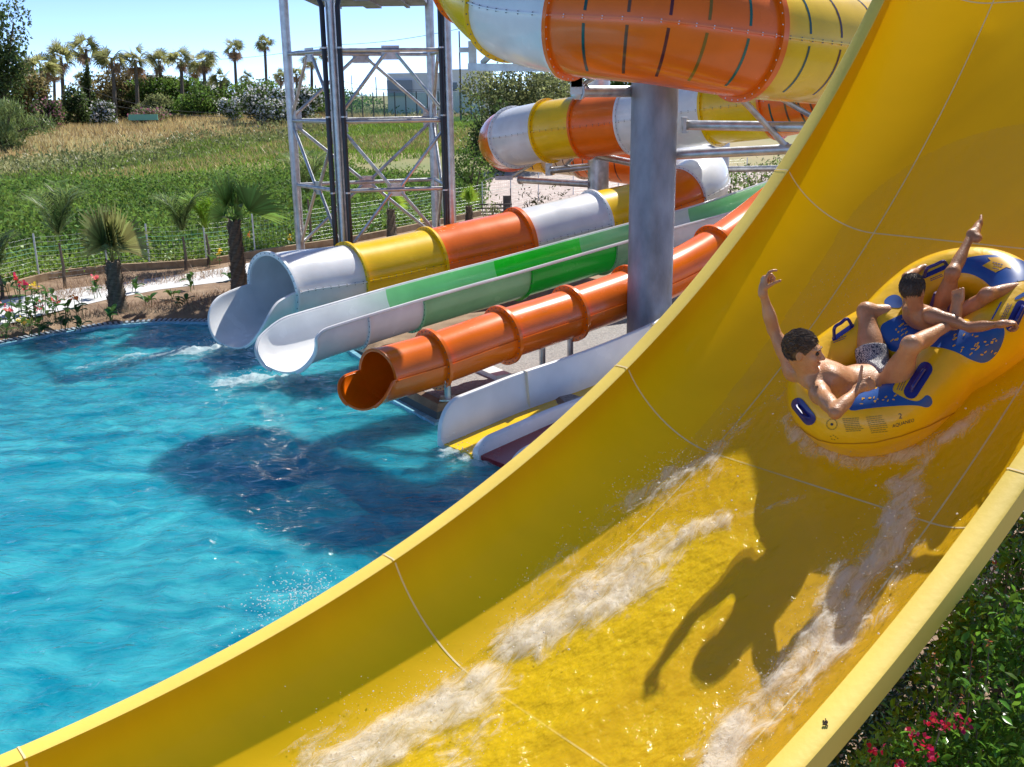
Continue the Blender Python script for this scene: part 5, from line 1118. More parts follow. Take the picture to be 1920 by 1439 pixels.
def foam_material(name, col=(.86, .87, .88), sc_=14, lo=.42, hi=.62, amax=.9, stretch=(1, 1, 1)):
    m = bpy.data.materials.new(name); m.use_nodes = True; n = m.node_tree; n.nodes.clear(); L = n.links; N_ = n.nodes.new; out = N_('ShaderNodeOutputMaterial'); tc = N_('ShaderNodeTexCoord')
    mp = N_('ShaderNodeMapping'); mp.inputs['Scale'].default_value = stretch; L.new(tc.outputs['UV'], mp.inputs[0])
    nz = N_('ShaderNodeTexNoise'); nz.inputs['Scale'].default_value = sc_; nz.inputs['Detail'].default_value = 8; nz.inputs['Roughness'].default_value = .7; nz.inputs['Distortion'].default_value = 1.0; L.new(mp.outputs[0], nz.inputs['Vector'])
    at = N_('ShaderNodeAttribute'); at.attribute_name = 'foam'
    # alpha = smoothstep(noise + mask - 1)
    ad = N_('ShaderNodeMath'); ad.operation = 'MULTIPLY_ADD'; ad.inputs[1].default_value = .55; L.new(at.outputs['Fac'], ad.inputs[0]); L.new(nz.outputs['Fac'], ad.inputs[2])
    mr = N_('ShaderNodeMapRange'); mr.interpolation_type = 'SMOOTHSTEP'; mr.inputs['From Min'].default_value = lo+.30; mr.inputs['From Max'].default_value = hi+.42; mr.inputs['To Max'].default_value = amax; L.new(ad.outputs[0], mr.inputs['Value'])
    gt = N_('ShaderNodeMath'); gt.operation = 'MULTIPLY'; s2 = N_('ShaderNodeMath'); s2.operation = 'GREATER_THAN'; s2.inputs[1].default_value = .03; L.new(at.outputs['Fac'], s2.inputs[0]); L.new(s2.outputs[0], gt.inputs[0]); L.new(mr.outputs[0], gt.inputs[1])
    pb = N_('ShaderNodeBsdfPrincipled'); pb.inputs['Base Color'].default_value = (*col, 1); pb.inputs['Roughness'].default_value = .35; pb.inputs['Specular IOR Level'].default_value = .6
    bp = N_('ShaderNodeBump'); bp.inputs['Strength'].default_value = .8; bp.inputs['Distance'].default_value = .03; L.new(nz.outputs['Fac'], bp.inputs['Height']); L.new(bp.outputs[0], pb.inputs['Normal'])
    tl = N_('ShaderNodeBsdfTranslucent'); tl.inputs[0].default_value = (*col, 1); m1 = N_('ShaderNodeMixShader'); m1.inputs[0].default_value = .5; L.new(pb.outputs[0], m1.inputs[1]); L.new(tl.outputs[0], m1.inputs[2])
    tr = N_('ShaderNodeBsdfTransparent'); m2 = N_('ShaderNodeMixShader'); L.new(gt.outputs[0], m2.inputs[0]); L.new(tr.outputs[0], m2.inputs[1]); L.new(m1.outputs[0], m2.inputs[2]); L.new(m2.outputs[0], out.inputs[0]); return m
def attr_mesh(name, V, q, m, foam, uv):
    used = np.unique(q); mp = np.full(len(V), -1); mp[used] = np.arange(len(used)); o = np_mesh(name, V[used], mp[q], m, smooth=True); me = o.data
    at = me.attributes.new('foam', 'FLOAT', 'POINT'); at.data.foreach_set('value', foam[used].astype(np.float32))
    ul = me.uv_layers.new(name='uv'); li = np.zeros(len(me.loops), np.int32); me.loops.foreach_get('vertex_index', li); ul.data.foreach_set('uv', uv[used][li].astype(np.float32).ravel()); return o
def capfield(A, B_, segs):
    """max over soft capsules; segs in the same 2D space: (x0,y0,x1,y1,w,dens)"""
    f = np.zeros_like(A)
    for x0, y0, x1, y1, w_, d_ in segs:
        dx, dy = x1-x0, y1-y0; t = np.clip(((A-x0)*dx+(B_-y0)*dy)/(dx*dx+dy*dy+1e-9), 0, 1); r = np.sqrt((A-x0-t*dx)**2+(B_-y0-t*dy)**2)/w_; f = np.maximum(f, d_*np.clip(1.25-r, 0, 1)**.8)
    return f
# --- foam and running water on the yellow slide
def wsurf(s, w_, v=0.0):
    aw = abs(w_)
    if aw <= HB: u, vv, nu, nv = w_, 0.0, 0.0, 1.0
    else:
        t = min((aw-HB)/.62, 1.2); u = math.copysign(HB+UR*math.sin(t), w_); vv = HR*(1-math.cos(t)); tu, tv = UR*math.cos(t), HR*math.sin(t); L0 = math.hypot(tu, tv); nu, nv = math.copysign(-tv/L0, w_), tu/L0
    return SP(s, u+nu*v, vv+nv*v)
FS = [(1495, 722, 1400, 790, 22, .45), (1400, 790, 1330, 860, 26, .6), (1330, 860, 1265, 900, 20, .8), (1265, 900, 1180, 950, 30, .75), (1180, 950, 1080, 1030, 34, .5), (1350, 880, 1240, 950, 36, .5), (1500, 935, 1350, 985, 14, .5), (1350, 980, 1240, 1030, 28, .8),
      (1240, 1030, 1120, 1100, 60, .75), (1190, 1090, 1000, 1190, 60, .95), (1100, 1150, 960, 1215, 42, 1.0), (1060, 1060, 1000, 1110, 40, .5), (960, 1230, 860, 1300, 45, .55), (900, 1290, 740, 1390, 65, .95), (760, 1380, 620, 1439, 60, .9), (650, 1330, 560, 1400, 50, .55), (900, 1340, 860, 1439, 50, .6), (980, 1380, 900, 1439, 40, .4),
      (1740, 840, 1700, 920, 22, .7), (1700, 920, 1672, 1030, 34, .85), (1672, 1030, 1600, 1110, 50, .8), (1600, 1100, 1560, 1200, 60, .85), (1560, 1200, 1470, 1290, 60, .7), (1470, 1290, 1380, 1380, 55, .75), (1390, 1360, 1350, 1439, 50, .95), (1740, 960, 1810, 980, 16, .35), (1700, 1090, 1650, 1180, 30, .5),
      (1478, 790, 1520, 845, 18, .7), (1520, 848, 1600, 872, 20, .8), (1600, 872, 1700, 862, 22, .8), (1700, 860, 1800, 806, 20, .75), (1800, 806, 1900, 735, 16, .6), (1560, 880, 1640, 900, 26, .4), (1690, 470, 1730, 455, 10, .25), (1740, 420, 1800, 400, 10, .25), (1550, 830, 1600, 900, 30, .35)]
segs = []
for x0, y0, x1, y1, w_, d_ in FS:
    A = suv(x0, y0); B_ = suv(x1, y1)
    if A is None or B_ is None: continue
    segs.append((A[0], A[1], B_[0], B_[1], w_*.5*(A[2]+B_[2])/F*1.45, min(1, d_*1.12)))
hs = .014; ss = np.arange(-4.4, 3.4, hs); ww = np.arange(-1.08, 1.12, hs); SS, WW = np.meshgrid(ss, ww, indexing='ij'); rs = np.random.default_rng(4)
wob = noise_fields(SS, WW, 14, .06, .5, rs)*.30; FM = capfield(SS+wob*.5, WW+noise_fields(SS, WW, 14, .06, .5, rs)*.30, segs)
LO = noise_fields(SS*.55, WW, 34, .05, .40, rs); LO = LO/np.abs(LO).max(); HI = noise_fields(SS*.7, WW, 30, .02, .08, rs); HI /= np.abs(HI).max()
height = .008+FM*(.040*np.clip(LO+.3, 0, 2)+.010*np.abs(HI)+.012)
Vf = np.array([wsurf(SS[i, j], WW[i, j], height[i, j]) for i in range(SS.shape[0]) for j in range(SS.shape[1])]); a, b = SS.shape; I = np.arange(a*b).reshape(a, b)
km = (FM[:-1, :-1] > .02) | (FM[1:, 1:] > .02); q = np.stack([I[:-1, :-1], I[1:, :-1], I[1:, 1:], I[:-1, 1:]], -1)[km]
fm = foam_material('slide_foam', (.99, .985, .96), sc_=10, lo=.46, hi=.70, amax=.88, stretch=(.45, 1, 1)); UVs = np.column_stack([SS.ravel(), WW.ravel()])
tag(attr_mesh('white_water', Vf, q, fm, FM.ravel(), UVs), kind='stuff')
# thin running sheet of clear water: rippled glossy film over the floor
WA = np.clip(capfield(SS, WW, [(-5, -.35, 2.2, -.1, .95, 1)]), 0, 1); film = .006+.016*(LO+.7)*np.clip(WA, 0, 1)*(.35+np.clip(capfield(SS, WW, [(-4.5, .2, -.6, .05, .8, 1)]), 0, 1))+.003*HI*WA
Vw = np.array([wsurf(SS[i, j], WW[i, j], film[i, j]) for i in range(0, a) for j in range(0, b)]); km = (WA[:-1, :-1] > .05); q = np.stack([I[:-1, :-1], I[1:, :-1], I[1:, 1:], I[:-1, 1:]], -1)[km]
fw_ = bpy.data.materials.new('water_film'); fw_.use_nodes = True; n = fw_.node_tree; n.nodes.clear(); L = n.links; N_ = n.nodes.new; out = N_('ShaderNodeOutputMaterial')
tr = N_('ShaderNodeBsdfTransparent'); tr.inputs[0].default_value = (.97, .97, .93, 1); gl = N_('ShaderNodeBsdfGlossy'); gl.inputs['Roughness'].default_value = .10; tc = N_('ShaderNodeTexCoord'); nz = N_('ShaderNodeTexNoise'); nz.inputs['Scale'].default_value = 20; nz.inputs['Detail'].default_value = 5
mp = N_('ShaderNodeMapping'); mp.inputs['Scale'].default_value = (.55, 1, 1); L.new(tc.outputs['UV'], mp.inputs[0]); L.new(mp.outputs[0], nz.inputs['Vector']); bp = N_('ShaderNodeBump'); bp.inputs['Strength'].default_value = .9; bp.inputs['Distance'].default_value = .026; L.new(nz.outputs['Fac'], bp.inputs['Height']); L.new(bp.outputs[0], gl.inputs['Normal'])
fn = facing_fresnel(n, bp.outputs[0], .03); dy = N_('ShaderNodeBsdfDiffuse'); dy.inputs[0].default_value = (.86, .60, .01, 1); L.new(bp.outputs[0], dy.inputs['Normal']); at = N_('ShaderNodeAttribute'); at.attribute_name = 'foam'; m0 = N_('ShaderNodeMixShader'); mm = N_('ShaderNodeMath'); mm.operation = 'MULTIPLY'; mm.inputs[1].default_value = .55; L.new(at.outputs['Fac'], mm.inputs[0]); L.new(mm.outputs[0], m0.inputs[0]); L.new(tr.outputs[0], m0.inputs[1]); L.new(dy.outputs[0], m0.inputs[2])
mx = N_('ShaderNodeMixShader'); L.new(fn.outputs[0], mx.inputs[0]); L.new(m0.outputs[0], mx.inputs[1]); L.new(gl.outputs[0], mx.inputs[2]); L.new(mx.outputs[0], out.inputs[0])
RIP = np.clip(capfield(SS, WW, [(-4.6, .35, -.9, .30, .62, 1), (-4.6, -.4, -1.9, -.4, .45, .8), (-1.2, .35, .2, .45, .35, .6)]), 0, 1)
tag(attr_mesh('running_water', Vw, q, fw_, RIP.ravel(), UVs), kind='stuff')
# --- droplets thrown off the foam
ICO = bmesh.new(); bmesh.ops.create_icosphere(ICO, subdivisions=1, radius=1); ICO.verts.ensure_lookup_table(); iv = np.array([v.co[:] for v in ICO.verts]); it = np.array([[v.index for v in f.verts] for f in ICO.faces]); ICO.free()
def drops(name, pts, r, m):
    n = len(pts); st = 1+rng.uniform(0, .7, n); V = pts[:, None, :]+iv[None]*np.asarray(r)[:, None, None]*np.stack([st, np.ones(n), np.ones(n)], 1)[:, None, :]
    T_ = it[None]+(np.arange(n)*len(iv))[:, None, None]; return np_mesh(name, V.reshape(-1, 3), T_.reshape(-1, 3), m, smooth=True)
dm = mat('water_drops', (.98, .98, .96), rough=.25, spec=.6, alpha=.65)
fl = FM.ravel(); pr = np.clip(fl-.25, 0, 1)**1.5; pr /= pr.sum(); idx_ = rng.choice(len(fl), 5200, p=pr); hh = np.abs(rng.normal(size=len(idx_)))**1.6*.055
pts = np.array([wsurf(SS.ravel()[i]+rng.normal()*.03, np.clip(WW.ravel()[i]+rng.normal()*.05, -1.05, 1.1), height.ravel()[i]+k) for i, k in zip(idx_, hh)])
rr = rng.uniform(.0008, .0023, len(pts))*(1+(rng.random(len(pts)) < .04)*1.6)
p2 = []; 
for x0, y0, x1, y1, sx, n_ in [(1150, 990, 1330, 870, 26, 420), (740, 1360, 830, 1290, 22, 160), (1500, 540, 1640, 600, 70, 300), (1330, 900, 1180, 930, 22, 160)]:
    for k in range(n_):
        t = rng.random(); x = x0+(x1-x0)*t+rng.normal()*sx; y = y0+(y1-y0)*t+rng.normal()*sx*.8; s_ = suv(x, y)
        if s_ and abs(s_[1]) < .95: p2.append(wsurf(s_[0], s_[1], abs(rng.normal())*.10+.01))
p2 = np.array(p2); o = drops('spray_drops', np.vstack([pts, p2]), np.concatenate([rr, rng.uniform(.0008, .0020, len(p2))]), dm); tag(o, kind='stuff')

# --- foam on the pool where the slides run out
PFS = [(430, 655, 340, 662, 26, 1), (340, 662, 230, 678, 30, .7), (230, 678, 150, 692, 20, .55), (560, 716, 470, 712, 20, 1.0), (500, 714, 420, 722, 24, .85), (700, 770, 660, 778, 12, .6), (430, 722, 340, 740, 20, .35), (610, 700, 560, 730, 12, .3),
       (600, 770, 540, 830, 26, .3), (480, 790, 440, 760, 16, .28), (840, 850, 900, 875, 16, .8), (800, 845, 870, 880, 14, .5), (590, 880, 660, 900, 12, .22), (560, 1140, 480, 1160, 16, .3), (130, 960, 60, 990, 24, .3), (250, 900, 320, 1010, 20, .3)]
sg2 = []
for x0, y0, x1, y1, w_, d_ in PFS:
    A = Pz(x0, y0, 0); B_ = Pz(x1, y1, 0); dd = (A-CAM)@FW; sg2.append((A[0], A[1], B_[0], B_[1], w_*dd/F*1.6, d_))
rs = np.random.default_rng(9); h2 = .045; xs = np.arange(-10, 1.5, h2); ys = np.arange(5, 21.5, h2); X2, Y2 = np.meshgrid(xs, ys, indexing='ij'); F2 = capfield(X2+noise_fields(X2, Y2, 10, .2, 1.2, rs)*.25, Y2+noise_fields(X2, Y2, 10, .2, 1.2, rs)*.25, sg2)
from_z = np.array([np.interp(0, [0], [0])]); xi = np.clip(((X2+12)/h).astype(int), 0, Z.shape[0]-1); yi = np.clip(((Y2-3.2)/h).astype(int), 0, Z.shape[1]-1)
rough_ = noise_fields(X2, Y2, 24, .10, .5, rs); ZF = Z[xi, yi]+.018+F2*(.06*np.abs(rough_)/np.abs(rough_).max()*2+.02)
Vp = np.column_stack([X2.ravel(), Y2.ravel(), ZF.ravel()]); a2, b2 = X2.shape; I2 = np.arange(a2*b2).reshape(a2, b2); km = (F2[:-1, :-1] > .02) & inpoly(X2[:-1, :-1], Y2[:-1, :-1], ec)
q = np.stack([I2[:-1, :-1], I2[1:, :-1], I2[1:, 1:], I2[:-1, 1:]], -1)[km]
tag(attr_mesh('pool_foam', Vp, q, foam_material('pool_foam', (.80, .90, .92), sc_=2.6), F2.ravel(), np.column_stack([X2.ravel(), Y2.ravel()])), kind='stuff')
pp = []
for x0, y0, x1, y1, sx, n_ in [(440, 645, 380, 655, 12, 120), (560, 712, 450, 712, 10, 160), (500, 1160, 620, 1110, 34, 420), (840, 845, 900, 870, 10, 80), (395, 1260, 520, 1180, 20, 60)]:
    for k in range(n_):
        t = rng.random(); c = Pz(x0+(x1-x0)*t+rng.normal()*sx, y0+(y1-y0)*t+rng.normal()*sx*.5, 0); pp.append(c+np.array([0, 0, abs(rng.normal())*.10+.03]))
pp = np.array(pp); tag(drops('pool_splash', pp, rng.uniform(.003, .008, len(pp)), dm), kind='stuff')

# ================================================================ PLANTING near the pool
M_fan = leafmat('young_palm_leaf', (0.085, 0.18, 0.035), (0.18, 0.31, 0.07), island=.35, transl=.45); M_fan2 = leafmat('dry_tipped_palm_leaf', (0.15, 0.19, 0.06), (0.30, 0.29, 0.11), island=.4, transl=.4)
M_canna = leafmat('canna_leaf', (0.035, 0.10, 0.02), (0.09, 0.19, 0.035), island=.3, rough=.35); M_lime = leafmat('lime_palm_leaf', (0.18, 0.34, 0.03), (0.30, 0.45, 0.06), island=.3)
def fl_m(n_, c): return leafmat(n_, c, tuple(min(1, x*1.3) for x in c), island=.2, transl=.3)
M_red, M_coral, M_yel, M_orf = fl_m('red_petals', (.55, .03, .05)), fl_m('coral_petals', (.70, .16, .14)), fl_m('yellow_petals', (.75, .55, .05)), fl_m('orange_petals', (.8, .22, .03))
def fan_leaf(V, Q, c, d, s, rad, nb, fold=.25, droop=.1, half=1.35):
    d = nrm(d); s = nrm(s-d*(s@d)); u = np.cross(s, d)
    for a in np.linspace(-half, half, nb):
        e = nrm(d*math.cos(a)+s*math.sin(a)+u*fold*abs(math.sin(a))); bl = rad*(1-.22*(abs(a)/half)**2)*rng.uniform(.9, 1.05); wv = nrm(np.cross(e, u))*rad*.034; k = len(V)
        m_ = c+e*bl*.6; t = c+e*bl-np.array([0, 0, bl*droop*rng.uniform(.4, 1.6)]); V += [c-wv*.3, c+wv*.3, m_+wv, m_-wv, t+wv*.08, t-wv*.08]; Q += [(k, k+1, k+2, k+3), (k+3, k+2, k+4, k+5)]
def near_palm(px, py, d_top, tr, h_, leaves, label, m, name='young_palm', basepx=None, boots=True):
    b = Pz(*basepx, GZ) if basepx else Pz(px, py, GZ); root = empty(name, b, label, 'palm tree', 'young palms planted round the pool'); g = MB(); t = b+np.array([0, 0, h_])
    pts = [b*(1-q)+t*q for q in np.linspace(0, 1, 10)]; g.tube(pts, [tr*(1.25-.35*q+.25*max(0, .25-q)*4) for q in np.linspace(0, 1, 10)], 14)
    if boots:
        for z in np.arange(.04, h_, .055):
            for k in range(7):
                a = k*.898+z*19; e = np.array([math.cos(a), math.sin(a), 0]); rr = tr*(1.22-.33*z/h_); sd = np.array([-e[1], e[0], 0]); c = b+np.array([0, 0, z])+e*rr
                g.add([c-sd*tr*.32, c+sd*tr*.32, c+e*tr*.34+np.array([0, 0, .085])+sd*tr*.12, c+e*tr*.34+np.array([0, 0, .085])-sd*tr*.12], [(0, 1, 2, 3)])
    g.build('trunk', barkm, root); V, Q = [], []; g = MB()
    for az, el, st, rad, roll in leaves:
        az, el, roll = R(az), R(el), R(roll); d = np.array([math.sin(az)*math.cos(el), -math.cos(az)*math.cos(el), math.sin(el)]); c = t+d*st; g.tube([t-np.array([0, 0, .05]), (t+c)/2+d*.0, c], [.014, .010, .007], 5)
        s = nrm(np.cross(d, [0, 0, 1])); u = np.cross(s, d); s2 = s*math.cos(roll)+u*math.sin(roll); fan_leaf(V, Q, c, d, s2, rad, 26)
    g.build('leaf_stalks', m, root); np_mesh('fronds', np.array(V), np.array(Q), m, root); return root
near_palm(450, 548, 0, .155, 1.75, [(-35, 66, .45, 1.0, 60), (0, 80, .5, 1.0, 80), (60, 28, .6, 1.1, 50), (25, 45, .3, .6, 80), (-80, 35, .25, .5, 60), (140, 50, .4, .6, 20), (200, 60, .4, .7, 0), (75, 70, .5, .7, -30), (10, 20, .2, .4, 0)], 'young fan palm with two broad fans beside the first slide exit', M_fan)
near_palm(222, 585, 0, .16, 1.15, [(-35, 68, .45, 1.05, 70), (30, 60, .45, 1.0, 100), (0, 75, .4, 1.05, 80), (60, 58, .4, 1.05, 80), (-15, 80, .5, 1.0, 60), (15, 82, .35, .8, 20), (160, 72, .3, .75, 60), (80, 66, .25, .6, 60), (-70, 66, .3, .7, 80), (220, 70, .3, .8, 0)], 'stout young palm with bunched upright dry tipped leaves by the pool path', M_fan2)
near_palm(735, 446, 0, .13, .95, [(-50, 50, .3, .6, 30), (40, 45, .3, .6, 60), (0, 70, .35, .6, 0), (90, 50, .3, .6, 0), (180, 60, .3, .6, 0)], 'young palm seen between the tower posts', M_lime)
near_palm(880, 415, 0, .12, .55, [(-8, 78, .35, .75, 80), (18, 72, .30, .62, 90), (-30, 70, .25, .6, 60), (60, 76, .2, .6, 40), (160, 78, .3, .65, 30)], 'small bright green palm just right of the tower', M_lime)
M_feath = leafmat('feather_palm_leaf', (0.10, 0.17, 0.05), (0.22, 0.30, 0.10), island=.4, transl=.4)
def feather_palm(px, py, h_, hw, label, nf=9, m=None):
    m = m or M_feath; hw *= 1.25; nf += 4
    b = Pz(px, py, GZ); root = empty('feather_palm', b, label, 'palm tree', 'slender feather palms along the fence'); t = b+np.array([0, 0, h_]); g = MB(); g.tube([b, (b+t)/2+np.array([.03, 0, 0]), t], [.05, .04, .03], 8); g.build('trunk', bark2, root); V, Q = [], []
    for k in range(nf):
        az = rng.uniform(0, 2*PI); L_ = hw*rng.uniform(1.0, 1.4); p = [t+np.array([math.cos(az)*L_*q**1.5*.45, math.sin(az)*L_*q**1.5*.45, L_*(1.5*q-.62*q*q)]) for q in np.linspace(0, 1, 14)]
        for i in range(2, 14):
            e = nrm(p[i]-p[i-1]); sd = nrm(np.cross(e, [0, 0, 1])+1e-5)
            for sg_ in (-1, 1):
                for rep_ in (0, 1): 
                    l = nrm(e*.9+sd*sg_*rng.uniform(.5, 1)-np.array([0, 0, rng.uniform(.0, .5)])); ln = hw*.42*rng.uniform(.7, 1.1); k0 = len(V); w0 = nrm(np.cross(l, [0, 0, 1]))*.016; q0 = p[i]+(p[i-1]-p[i])*rep_*.5; V += [q0-w0, q0+w0, q0+l*ln*.6+w0*1.2, q0+l*ln]; Q.append((k0, k0+1, k0+2, k0+3))
    np_mesh('fronds', np.array(V), np.array(Q), m, root)
feather_palm(122, 540, 1.15, 1.0, 'slender feather palm at left with the thickest plume', 11); feather_palm(349, 508, .95, .85, 'slender feather palm between the two stout fan palms'); feather_palm(392, 498, .9, .75, 'yellowish feather palm just left of the taller stout palm', 8, M_lime)
feather_palm(583, 462, 1.5, 1.0, 'feather palm behind the first tower post', 10); feather_palm(5, 560, .6, .7, 'small feather plant at the left edge of the fence', 7)
def canna(px, py, h_, nl, label, fm_=None, nfl=1, seed=0, z=None, low=False):
    rs = np.random.default_rng(seed+900); b = Pz(px, py, GZ if z is None else z); root = empty('canna_plant', b, label, 'plant', 'flowering plants on the pool bank'); V, Q = [], []; g = MB(); tops = []
    for k in range(max(2, nl//3)):
        o = rs.normal(size=3)*np.array([.09, .09, 0]); t = b+o+np.array([rs.normal()*.05, rs.normal()*.05, h_*rs.uniform(.7, 1)]); g.tube([b+o, (b+o+t)/2, t], [.010, .008, .006], 5); tops.append(t)
    for k in range(nl):
        t = tops[k % len(tops)]; o = b*1.0; q = rs.uniform(.15, .9); c = b+(t-b)*q; az = rs.uniform(0, 2*PI); el = rs.uniform(.5, 1.25); d = np.array([math.cos(az)*math.cos(el), math.sin(az)*math.cos(el), math.sin(el)]); L_ = rs.uniform(.22, .38)*(.8 if low else 1); s = nrm(np.cross(d, [0, 0, 1])); k0 = len(V); w_ = L_*.20
        rows = [(0, .15), (.25, .8), (.5, 1), (.75, .75), (1, .05)]
        for f_, ww_ in rows:
            p = c+d*L_*f_-np.array([0, 0, L_*.45*f_*f_]); V += [p-s*w_*ww_+np.array([0, 0, .02]), p, p+s*w_*ww_+np.array([0, 0, .02])]
        for r_ in range(4):
            for j in (0, 1): a = k0+r_*3+j; Q.append((a, a+1, a+4, a+3))
    g.build('stems', M_canna, root); np_mesh('leaves', np.array(V), np.array(Q), M_canna, root, smooth=True)
    if fm_:
        V = []; 
        for t in tops[:nfl]: V.append(t+rs.normal(size=(16, 3))*np.array([.035, .035, .045])+np.array([0, 0, .05]))
        v, q = leaf_quads(np.vstack(V), .075, asp=.9, rs=rs); np_mesh('flower', v, q, fm_, root)
CN = [(55, 588, .75, 9, 'canna with red flowers above the path at far left', M_red, 2), (75, 600, .95, 9, 'tall canna with a yellow flower at left', M_yel, 1), (103, 607, .55, 10, 'canna with a coral flower head left of the stout palm', M_coral, 2), (143, 600, .6, 9, 'canna with an orange flower near the stout palm', M_orf, 1),
      (52, 625, .35, 10, 'low canna with a yellow flower close to the pool', M_yel, 1), (5, 600, .5, 8, 'canna with pink flowers at the left edge', M_coral, 2), (20, 560, .7, 6, 'plant with one big upright leaf at the left edge', None, 0), (80, 628, .35, 12, 'dark leafy plant overhanging the pool edge', None, 0), (120, 618, .4, 12, 'leafy green plant right of the low yellow flowered one', None, 0), (28, 618, .4, 9, 'leafy plant at left by the overflow grate', M_coral, 1),
      (360, 545, .5, 8, 'broad leaved plant between the two stout palms', None, 0), (320, 560, .3, 7, 'small broad leaved plant right of the stout dry tipped palm', None, 0), (400, 500, .35, 6, 'low plant with a yellow flower by the fence', M_yel, 1), (486, 470, .45, 6, 'plant with orange flowers left of the first tower post', M_orf, 1), (545, 468, .4, 7, 'plant with yellow flowers by the foot of the first tower post', M_yel, 1),
      (150, 622, .25, 8, 'very low plant below the orange flowered canna', None, 0), (790, 428, .35, 7, 'yellow flowered plant behind the yellow tube segment', M_yel, 1), (705, 440, .4, 8, 'leafy plant seen inside the tower base', None, 0), (255, 548, .3, 7, 'spindly plant on the white path right of the stout palm', None, 0), (430, 528, .25, 6, 'small plant at the foot of the taller stout palm', None, 0),
      (35, 590, .8, 12, 'tall leafy canna between the two tallest flowering ones at left', M_red, 1), (95, 588, .6, 12, 'bushy green plant behind the coral canna', None, 0), (62, 612, .5, 14, 'dense dark leaved plant in front of the yellow canna', None, 0), (130, 598, .5, 12, 'dense leafy plant between coral and orange cannas', None, 0),
      (10, 635, .35, 12, 'leafy clump at the very left of the pool edge', None, 0), (275, 575, .25, 10, 'low green clump right of the stout dry tipped palm', None, 0), (345, 575, .22, 9, 'low clump on the dark soil left of the first slide exit', None, 0), (205, 600, .25, 12, 'dark green clump at the foot of the stout dry tipped palm', None, 0),
      (-20, 560, .7, 12, 'tall plant half cut by the left edge', M_coral, 1), (180, 560, .45, 10, 'leafy plant left of the stout dry tipped palm on the path edge', M_coral, 1)]
for i, c in enumerate(CN): canna(c[0], c[1], c[2], c[3], c[4], c[5], c[6], i, z=.15 if c[1] > 600 else None)
M_twig = leafmat('dry_twigs', (0.22, 0.15, 0.09), (0.36, 0.26, 0.16), island=.3)
pt = pxscatter([(-50, 640), (100, 612), (220, 592), (380, 585), (430, 545), (320, 565), (180, 585), (0, 620)], 1500); v, t = blade_tris(pt, .16, .008, .9); tag(np_mesh('bank_weeds', v, t, M_twig), kind='stuff')
pt = pxscatter([(80, 575), (200, 548), (420, 520), (440, 508), (200, 520), (80, 545)], 1400); v, t = blade_tris(pt, .26, .007, .7); tag(np_mesh('wispy_weeds', v, t, M_twig), kind='stuff')
pt = pxscatter([(-60, 560), (60, 528), (280, 500), (480, 478), (560, 462), (900, 402), (900, 398), (560, 455), (280, 494), (60, 518), (-60, 545)], 1500); P3 = np.repeat(pt, 5, 0)+rng.normal(size=(7500, 3))*np.array([.12, .12, 0]); P3[:, 2] += np.abs(rng.normal(size=7500))*.28
v, q = leaf_quads(P3, .11, up=.2, asp=.6); tag(np_mesh('fence_weeds', v, q, M_crop2), kind='stuff')
# ladder-like scrap and drum by the rubble lot
g = MB(); a = Pz(895, 405, GZ); b = Pz(955, 400, GZ)
for z in (.1, .25, .4): g.box((a+b)/2+np.array([0, 0, z]), (np.linalg.norm(b-a)/2, .03, .03))
g.box(b+np.array([-.1, 0, .35]), (.15, .1, .35)); g.tube([b+np.array([.1, 0, 0]), b+np.array([.05, 0, 1.0])], .02, 6); tag(g.build('timber_stack', mat('weathered_wood', (.12, .10, .09), rough=.9, var=.3)), 'dark low timber stack right of the small bright palm', 'timber')

# ================================================================ SHRUBS in the near right corner
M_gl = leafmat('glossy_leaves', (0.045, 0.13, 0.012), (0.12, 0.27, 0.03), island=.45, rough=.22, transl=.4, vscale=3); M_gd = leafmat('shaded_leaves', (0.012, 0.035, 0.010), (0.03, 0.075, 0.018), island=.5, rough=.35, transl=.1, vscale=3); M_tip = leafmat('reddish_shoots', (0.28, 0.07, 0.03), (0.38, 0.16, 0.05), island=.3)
def near_leaves(pts, L_, asp=.42, up=.3):
    """folded, curved leaves with a midrib, 6 quads each"""
    n = len(pts); rs = rng; d = rs.normal(size=(n, 3))+np.array([0, 0, up*2]); d /= np.linalg.norm(d, axis=1)[:, None]; s = rs.normal(size=(n, 3)); s -= d*(s*d).sum(1)[:, None]; s /= np.linalg.norm(s, axis=1)[:, None]; nn = np.cross(d, s); nn *= np.sign(nn[:, 2:3]+1e-6)
    L_ = (L_*rs.uniform(.35, 1.35, n))[:, None]; V = []
    for f_, w_ in ((0, .06), (.3, .8), (.62, 1), (1, .04)):
        p = pts+d*L_*f_-nn*L_*.22*f_*f_; V += [p-s*L_*asp*.5*w_+nn*L_*.06*w_, p, p+s*L_*asp*.5*w_+nn*L_*.06*w_]
    V = np.stack(V, 1).reshape(-1, 3); base = (np.arange(n)*12)[:, None]; Q = []
    for r_ in range(3):
        for j in (0, 1): a = r_*3+j; Q.append(base+np.array([[a, a+1, a+4, a+3]]))
    return V, np.concatenate(Q)
def clear(pts):
    d = np.asarray(pts)-CAM; z = d@FW; x = 960+F*(d@RT)/z; y = 719.5-F*(d@UP)/z; ln = 1594+(1439-y)*.673; return (x > ln) | ((z > 5.5) & (x > ln-70))
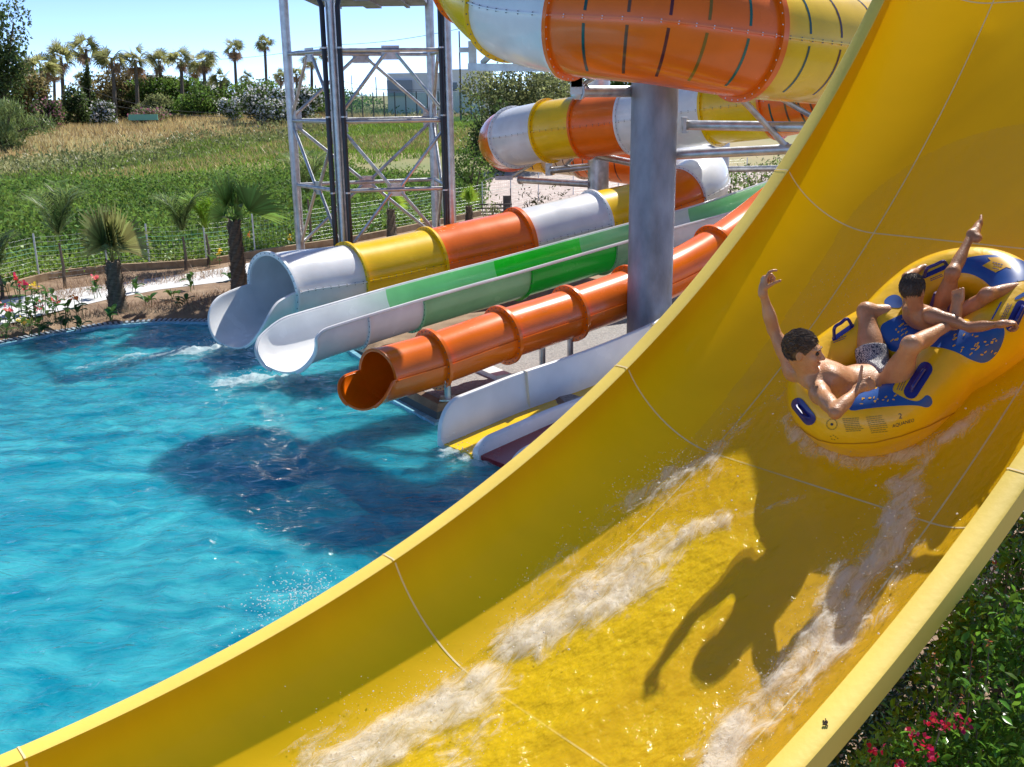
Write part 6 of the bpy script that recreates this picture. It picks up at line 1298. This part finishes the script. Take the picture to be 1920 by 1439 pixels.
def near_shrub(cpx, rx, rz, n, L_, m, label, seed, shoots=0, fl=None, nfl=0, lumps=18, gb=GZ):
    rs = np.random.default_rng(seed); c = P(*cpx); base = np.array([c[0], c[1], gb]); root = empty('garden_shrub', base, label, 'shrub'); pts, lc = crown_pts(c, (rx, rx, rz), n, rs, lumps); pts = pts[(pts[:, 2] > gb) & clear(pts)]
    V, Q = near_leaves(pts, L_); np_mesh('foliage', V, Q, m, root, smooth=True); g = MB()
    for l in lc[clear(lc)]: g.tube([base+rs.normal(size=3)*np.array([.05, .05, 0]), base*.4+l*.6+rs.normal(size=3)*.05, l], [.018, .011, .004], 5)
    tips = []
    for k in range(shoots):
        i = rs.integers(0, len(lc)); a = lc[i]+rs.normal(size=3)*.05; t = a+np.array([rs.normal()*.12, rs.normal()*.12, rs.uniform(.35, .6)])
        if not (clear([t])[0] and clear([a])[0]): continue
        g.tube([a, (a+t)/2+rs.normal(size=3)*.02, t], [.005, .0035, .0015], 5); tips.append((a, t)) if clear([t])[0] and clear([a])[0] else None
    g.build('branches', bark2, root)
    if tips:
        P_ = np.array([a+(t-a)*q for a, t in tips for q in np.linspace(.25, .9, 12)]); V, Q = near_leaves(P_, L_*.85); np_mesh('shoot_leaves', V, Q, m, root, smooth=True)
        P_ = np.array([a+(t-a)*q for a, t in tips for q in np.linspace(.9, 1.0, 6)]); V, Q = near_leaves(P_, L_*.5); np_mesh('shoot_tips', V, Q, M_tip, root, smooth=True)
    if nfl:
        for k in range(nfl):
            p = fl[k]; p = P(*p); v, q = leaf_quads(p+rs.normal(size=(15, 3))*.014, .022, asp=.95, rs=rs); np_mesh('flower', v, q, M_redf, root)
M_redf = fl_m('crimson_petals', (.40, .008, .035))
near_shrub((1880, 1290, 4.6), .52, .50, 5200, .050, M_gl, 'bright glossy green shrub in the near right corner', 31, shoots=9)
near_shrub((1700, 1440, 4.5), .40, .38, 2600, .036, M_gl, 'lower shrub with crimson flowers beside the yellow slide rim', 32, shoots=7, fl=[(1752, 1352, 4.2), (1800, 1345, 4.2), (1770, 1362, 4.2), (1716, 1380, 4.15), (1738, 1404, 4.15), (1745, 1416, 4.1), (1640, 1412, 4.2), (1690, 1432, 4.15), (1806, 1362, 4.2)], nfl=9)
near_shrub((1900, 1090, 5.3), .40, .34, 1500, .048, M_gl, 'sparse upper shrub at the right edge with a reddish shoot', 33, shoots=6)
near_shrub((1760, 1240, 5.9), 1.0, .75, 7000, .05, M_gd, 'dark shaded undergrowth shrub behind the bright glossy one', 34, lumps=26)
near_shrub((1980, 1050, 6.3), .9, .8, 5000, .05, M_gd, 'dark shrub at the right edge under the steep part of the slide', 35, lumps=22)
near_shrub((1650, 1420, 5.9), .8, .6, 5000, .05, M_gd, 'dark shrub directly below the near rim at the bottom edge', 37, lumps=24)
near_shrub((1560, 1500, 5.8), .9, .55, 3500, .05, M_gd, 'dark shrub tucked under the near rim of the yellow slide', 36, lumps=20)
